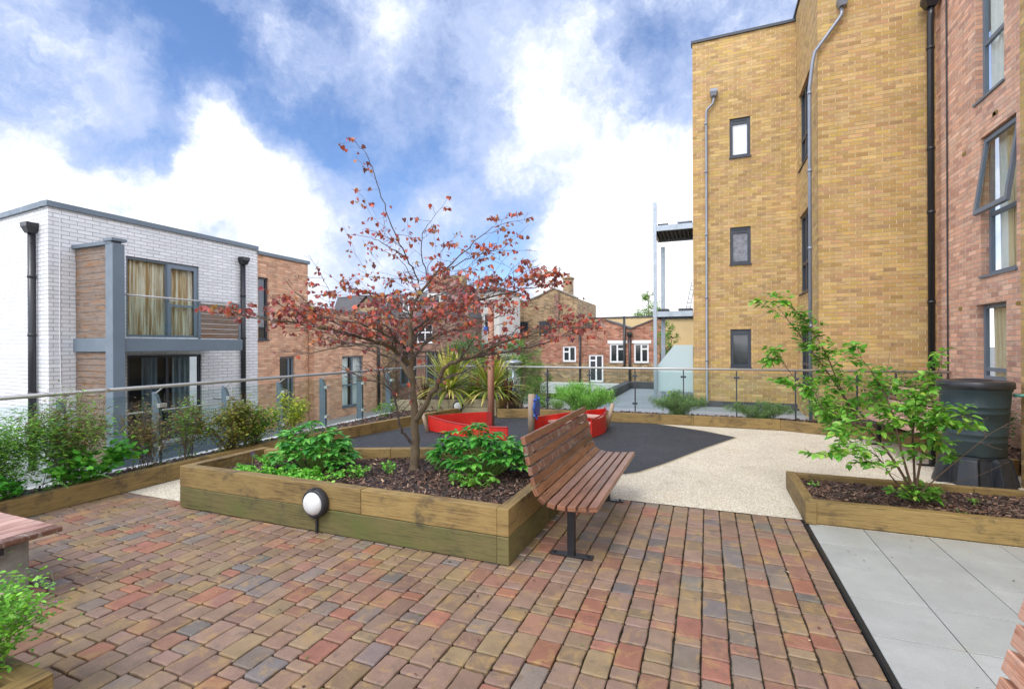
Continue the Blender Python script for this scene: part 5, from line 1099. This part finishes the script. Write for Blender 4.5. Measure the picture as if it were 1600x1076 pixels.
# hellebores
def hellebore(label, c, rx, ry, h, n):
    t = thing('hellebore', label, 'plant', (*c, .3), group='hellebores under the tree'); L = MB(); Sm = MB(); cs = [S('#3f8430'), S('#509838'), S('#62aa42'), S('#367a2c'), S('#7abc50')]
    for i in range(n):
        a = rnd.uniform(0, 6.28); r = math.sqrt(rnd.random()); top = Vector((c[0] + rx * r * math.cos(a), c[1] + ry * r * math.sin(a), .3 + h * math.sqrt(max(0, 1 - .9 * r * r)) * rnd.uniform(.5, 1.06)))
        b = Vector((c[0] + rx * .35 * r * math.cos(a), c[1] + ry * .35 * r * math.sin(a), .29)); Sm.tube(smooth([b, b.lerp(top, .6) + Vector((0, 0, .06)), top], 1), .003, 5, cap=False)
        for k in range(7):
            aa = a + (k - 3) * .62 + rnd.gauss(0, .12); l = rnd.uniform(.085, .14) * (1 - .08 * abs(k - 3)); leaf(L, top, dirh(aa, rnd.uniform(-.2, .5)), (0, 0, 1), l, l * .64, OVAL, .22, rnd.uniform(.1, .5), vary(rnd.choice(cs), .2))
    Sm.build('stalks', M['stem_green'], t); L.build('leaves', M['glossy_leaf'], t)
hellebore('glossy dark green hellebore clump left of the tree trunk', (-3.92, 4.05), .48, .30, .48, 125)
hellebore('glossy green hellebore clump right of the tree trunk, nearest the bench', (-2.16, 4.5), .54, .34, .49, 150)
bush('hellebore_seedling', 'smaller bright leafy clump in front of the right hellebore', (-2.05, 4.08), .3, .12, .14, 170, .06, GC, OVAL, 16, 'stem_green', 'low plants in the central planter', z0=.3, cat='plant')
CP = 'low plants in the central planter'
for (lb_, x, y, rx, ry, h, n) in (('carpet of fresh green cranesbill at the front left of the central planter', -4.05, 3.62, .56, .19, .14, 1300), ('cranesbill patch creeping between the left hellebore and the front board', -3.55, 3.72, .36, .22, .12, 650), ('small weed tuft on the mulch, left of the trunk base', -3.25, 3.95, .16, .14, .13, 130), ('tiny yellow-green weed close to the trunk', -3.05, 4.2, .1, .08, .14, 60), ('little seedling tuft nearest the front board', -3.28, 3.55, .1, .07, .06, 50), ('low green tuft between trunk and right hellebore', -2.62, 4.5, .14, .12, .12, 90), ('green tuft at the left end behind the purple flower', -4.45, 3.95, .25, .16, .16, 280)):
    bush('cranesbill', lb_, (x, y), rx, ry, h, n, .032, [S('#6cb43e'), S('#80c44a'), S('#569a34'), S('#98d058')], LOBED, 24, 'stem_green', CP, z0=.3, aspect=1.0, cat='plant', stems_r=.0015, spread=.2)
t = thing('hyacinth', 'single purple-blue hyacinth flower at the left of the central planter', 'flower', (-4.58, 3.86, .3)); mb = MB(); mb.tube([(-4.58, 3.86, .3), (-4.58, 3.86, .43)], .004, 6); mb.build('stalk', M['stem_green'], t); mb = MB()
for k in range(60): a = rnd.uniform(0, 6.28); q = Vector((-4.58, 3.86, .40 + rnd.random() * .075)); leaf(mb, q + dirh(a, 0) * .008, dirh(a, .3), (0, 0, 1), .016, .009, SMALL, .2, .2, vary(S('#6a62b0'), .25))
mb.build('flower', M['petal'], t)
mb = MB()
for _ in range(9): b = Vector((rnd.uniform(-4.75, -4.4), rnd.uniform(3.6, 3.85), .3)); mb.tube([b, b + rv(.03) + Vector((0, 0, .08)), b + rv(.05) + Vector((0, 0, .15))], [.0025, .002, .001], 4)
tag(mb.build('dead_twigs', M['stem_brown'], origin=(-4.6, 3.7, .3)), 'dry brown dead stalks beside the purple hyacinth', 'dead plant')
for (lb_, x, y) in (('tiny green weed in the right planter mulch, nearer the camera', 2.02, 5.25), ('small green seedling at the left inside corner of the right planter', 1.05, 5.85), ('little weed on the mulch of the right planter, far side', 2.3, 5.75)):
    bush('seedling', lb_, (x, y), .06, .05, .08, 22, .035, GC, OVAL, 5, 'stem_green', 'weeds in the low planter', z0=.13, cat='plant', stems_r=.0015)

# cordylines and phormiums
def spiky(name, label, c, z, n, L, w_, cols, up=.5, trunk=.0, gr='spiky plants in the corner planter'):
    t = thing(name, label, 'plant', (c[0], c[1], z), group=gr); mb = MB()
    for i in range(n):
        a = rnd.uniform(0, 6.28); e = rnd.uniform(-.15, 1.45) if rnd.random() < .8 else rnd.uniform(.9, 1.5); l = L * rnd.uniform(.65, 1.1); cc = vary(rnd.choice(cols), .2); d = dirh(a, e); p = Vector((c[0], c[1], z + trunk + rnd.uniform(-.03, .05))); side = Vector((-math.sin(a), math.cos(a), 0)); pr = None; m = 7
        for k in range(m + 1):
            q = k / m; ww = w_ * (math.sin(math.pi * min(1, q * .85 + .12)) ** .6) * .5 * (1 if q < 1 else .05)
            cur = (p - side * ww, p + Vector((0, 0, -.25 * ww)), p + side * ww)
            if pr:
                b = len(mb.v); mb.v += [tuple(v) for v in (*pr, *cur)]; mb.cur = cc; mb.face((b, b + 1, b + 4, b + 3)); mb.cur = tuple(x * .8 for x in cc); mb.face((b + 1, b + 2, b + 5, b + 4))
            pr = cur; d = (d + Vector((0, 0, -.22 * q * (1.3 - abs(math.sin(e)))))).normalized(); p = p + d * l / m
    if trunk:
        s_ = MB(); s_.tube([(c[0], c[1], z), (c[0], c[1], z + trunk)], [.05, .035], 9); s_.build('stem', M['bark'], t)
    mb.build('leaves', M['leaf'], t)
YC = [S('#a8a84c'), S('#c0b860'), S('#8a9a3c'), S('#d0c87c'), S('#76883a')]
spiky('cordyline', 'yellow-green spiky cordyline left of the wooden mast', (-5.62, 10.1), .3, 190, 1.05, .055, YC, trunk=.28)
spiky('cordyline', 'yellow-green spiky cordyline directly behind the wooden mast', (-4.75, 10.55), .3, 190, 1.05, .055, YC, trunk=.25)
PC = [S('#5c3c38'), S('#7a5548'), S('#8c7860'), S('#4a3434'), S('#a89878')]
spiky('phormium', 'purple-brown strappy phormium at the left of the corner planter', (-6.15, 9.85), .3, 60, .65, .04, PC, gr='purple strappy plants in the corner planter')
spiky('phormium', 'purple-brown strappy phormium at the right end of the corner planter', (-4.4, 10.75), .3, 80, .65, .045, PC, gr='purple strappy plants in the corner planter')
spiky('grass_clump', 'low bright green grass clump between the two cordylines', (-5.15, 10.4), .3, 220, .45, .014, [S('#5c8a30'), S('#6f9c3c'), S('#7c9840')])
spiky('phormium', 'reddish strappy leaves between the cordylines above the grass clump', (-5.25, 10.75), .3, 40, .75, .04, [S('#a0503c'), S('#8c6848'), S('#b08858')], gr='purple strappy plants in the corner planter')
# ferns
for i, (lb_, x, y, a) in enumerate((('longer pale fern frond leaning over the left sleeper', -6.08, 3.0, .3), ('shorter fern frond beside the cranesbill', -6.08, 2.75, -.2))):
    mb = MB(); P = [Vector((x + .26 * q * math.cos(a), y + .3 * q * .4 + .26 * q * math.sin(a), .19 + .09 * math.sin(q * 2.6))) for q in [k / 16 for k in range(17)]]
    mb.cur = S('#6a9a48'); mb.tube(P, .002, 4)
    for k in range(1, 17):
        for s_ in (-1, 1): d = (P[k] - P[k - 1]).normalized(); sd_ = d.cross(Vector((0, 0, 1))) * s_; leaf(mb, P[k], sd_ + d * .3, (0, 0, 1), .06 * (1 - k / 17) + .012, .016, SMALL, .1, .1, vary(S('#6fb04c'), .15))
    tag(mb.build('fern', M['leaf'], origin=(x, y, .14)), lb_, 'fern', 'fern fronds in the left bed')

# small fallen bits on the paving
mb = MB()
for _ in range(170):
    x, y = rnd.uniform(-5.5, 3.2), rnd.uniform(1.6, 5.0)
    if x < -1.3 and y > 3.25: y = rnd.uniform(2.2, 3.28)
    leaf(mb, (x, y, .004 + rnd.random() * .004), dirh(rnd.uniform(0, 6.28), rnd.uniform(-.1, .3)), (0, 0, 1), rnd.uniform(.012, .035), rnd.uniform(.006, .02), rnd.choice((OVAL, SMALL)), .2, .1, vary(rnd.choice((S('#6a3a30'), S('#8a6a48'), S('#4a3a2c'), S('#c8b88c'), S('#5c7a34'))), .3))
mb.build('leaf_litter', M['leaf'], kind='stuff')
# moss tufts in the joints
mb = MB()
for _ in range(900):
    x = .80 - .139 * rnd.randrange(0, 46) + rnd.gauss(0, .003); y = rnd.uniform(1.4, 5.1) if x > -1.3 else rnd.uniform(1.6, 3.3)
    leaf(mb, (x, y, -.006), dirh(rnd.uniform(0, 6.28), rnd.uniform(.3, 1.3)), (0, 0, 1), rnd.uniform(.006, .014), .006, SMALL, .1, .1, vary(S('#5f7a2c'), .3))
mb.build('joint_moss', M['leaf'], kind='stuff')

# ------------------------------------------------------------------ trees beyond
def bgtree(name, label, base, blobs, n, size, cols, tr=.12, aspect=.5):
    t = thing(name, label, 'tree', base, group='green trees beyond the terrace'); L = MB(); Sm = MB(); B = Vector(base)
    for (x, y, z, r) in blobs:
        c = Vector((x, y, z)); m = B.lerp(c, .5) + rv(.15); Sm.tube(smooth([B, m, c], 2), [lerp(tr, .02, k / 9) for k in range(len(smooth([B, m, c], 2)))], 7)
        for _ in range(5): e = c + rv(r * .5); Sm.tube([c, c.lerp(e, .5) + rv(.05), e], [.02, .012, .006], 4)
    w_ = [b[3] ** 2 for b in blobs]; tot_ = sum(w_)
    cl = []
    for (x, y, z, r) in blobs:
        for _ in range(int(26 * r * r / .5) + 8): v = rv().normalized() * r * rnd.uniform(.45, 1.05); cl.append((Vector((x, y, z)) + Vector((v.x, v.y, v.z * .85)), r * rnd.uniform(.12, .3), rnd.uniform(.7, 1.3)))
    for _ in range(n):
        c, r, br = rnd.choice(cl); q = c + rv(r * .6); l = size * rnd.uniform(.6, 1.3); cc = rnd.choice(cols); cc = tuple(x * br for x in cc)
        leaf(L, q, dirh(rnd.uniform(0, 6.28), rnd.uniform(-.9, .5)), rv(.6) + Vector((0, 0, 1)), l, l * aspect, SMALL, .1, .1, vary(cc, .2))
    Sm.build('trunk', M['bark'], t); L.build('crown', M['leaf'], t)
TG = [S('#76964a'), S('#86a656'), S('#688a42'), S('#94b066')]
bgtree('willow_bush', 'feathery green willow-like bush behind the glass near the lamp post', (-5.9, 14.8, -1.1), [(-5.9, 14.9, .3, .75), (-6.6, 14.5, .2, .65), (-5.2, 15.1, .25, .62), (-6.3, 14.8, 1.1, .6), (-5.5, 14.9, 1.15, .55), (-6.9, 14.5, 1.0, .45), (-5.9, 14.8, 1.6, .35), (-4.8, 15.2, -.3, .5)], 24000, .09, TG, aspect=.28)
bgtree('dark_tree', 'darker green tree behind the cordylines', (-9.0, 18, -1.1), [(-9.0, 18, 1.6, .7), (-9.7, 17.8, 1.3, .6), (-8.4, 18.2, 1.3, .55), (-9.1, 18, .6, .8), (-9.6, 17.9, .2, .6)], 8000, .09, [S('#3f6a34'), S('#4f7c40'), S('#5f8c4a')])
bgtree('tall_tree', 'leafy green tree top rising above the yellow wall', (-3.6, 33, -1.1), [(-3.9, 33, 3.4, .7), (-3.3, 33, 4.0, .7), (-3.55, 33, 4.9, .45), (-2.9, 33, 3.6, .7)], 4500, .12, TG)
bgtree('side_tree', 'green tree seen between the balcony posts and the yellow flats', (-1.6, 19.8, -1.1), [(-1.55, 19.8, 2.2, .42), (-1.5, 19.8, 1.5, .42), (-1.45, 19.8, .9, .4), (-1.25, 19.8, 1.9, .3)], 4200, .07, TG)
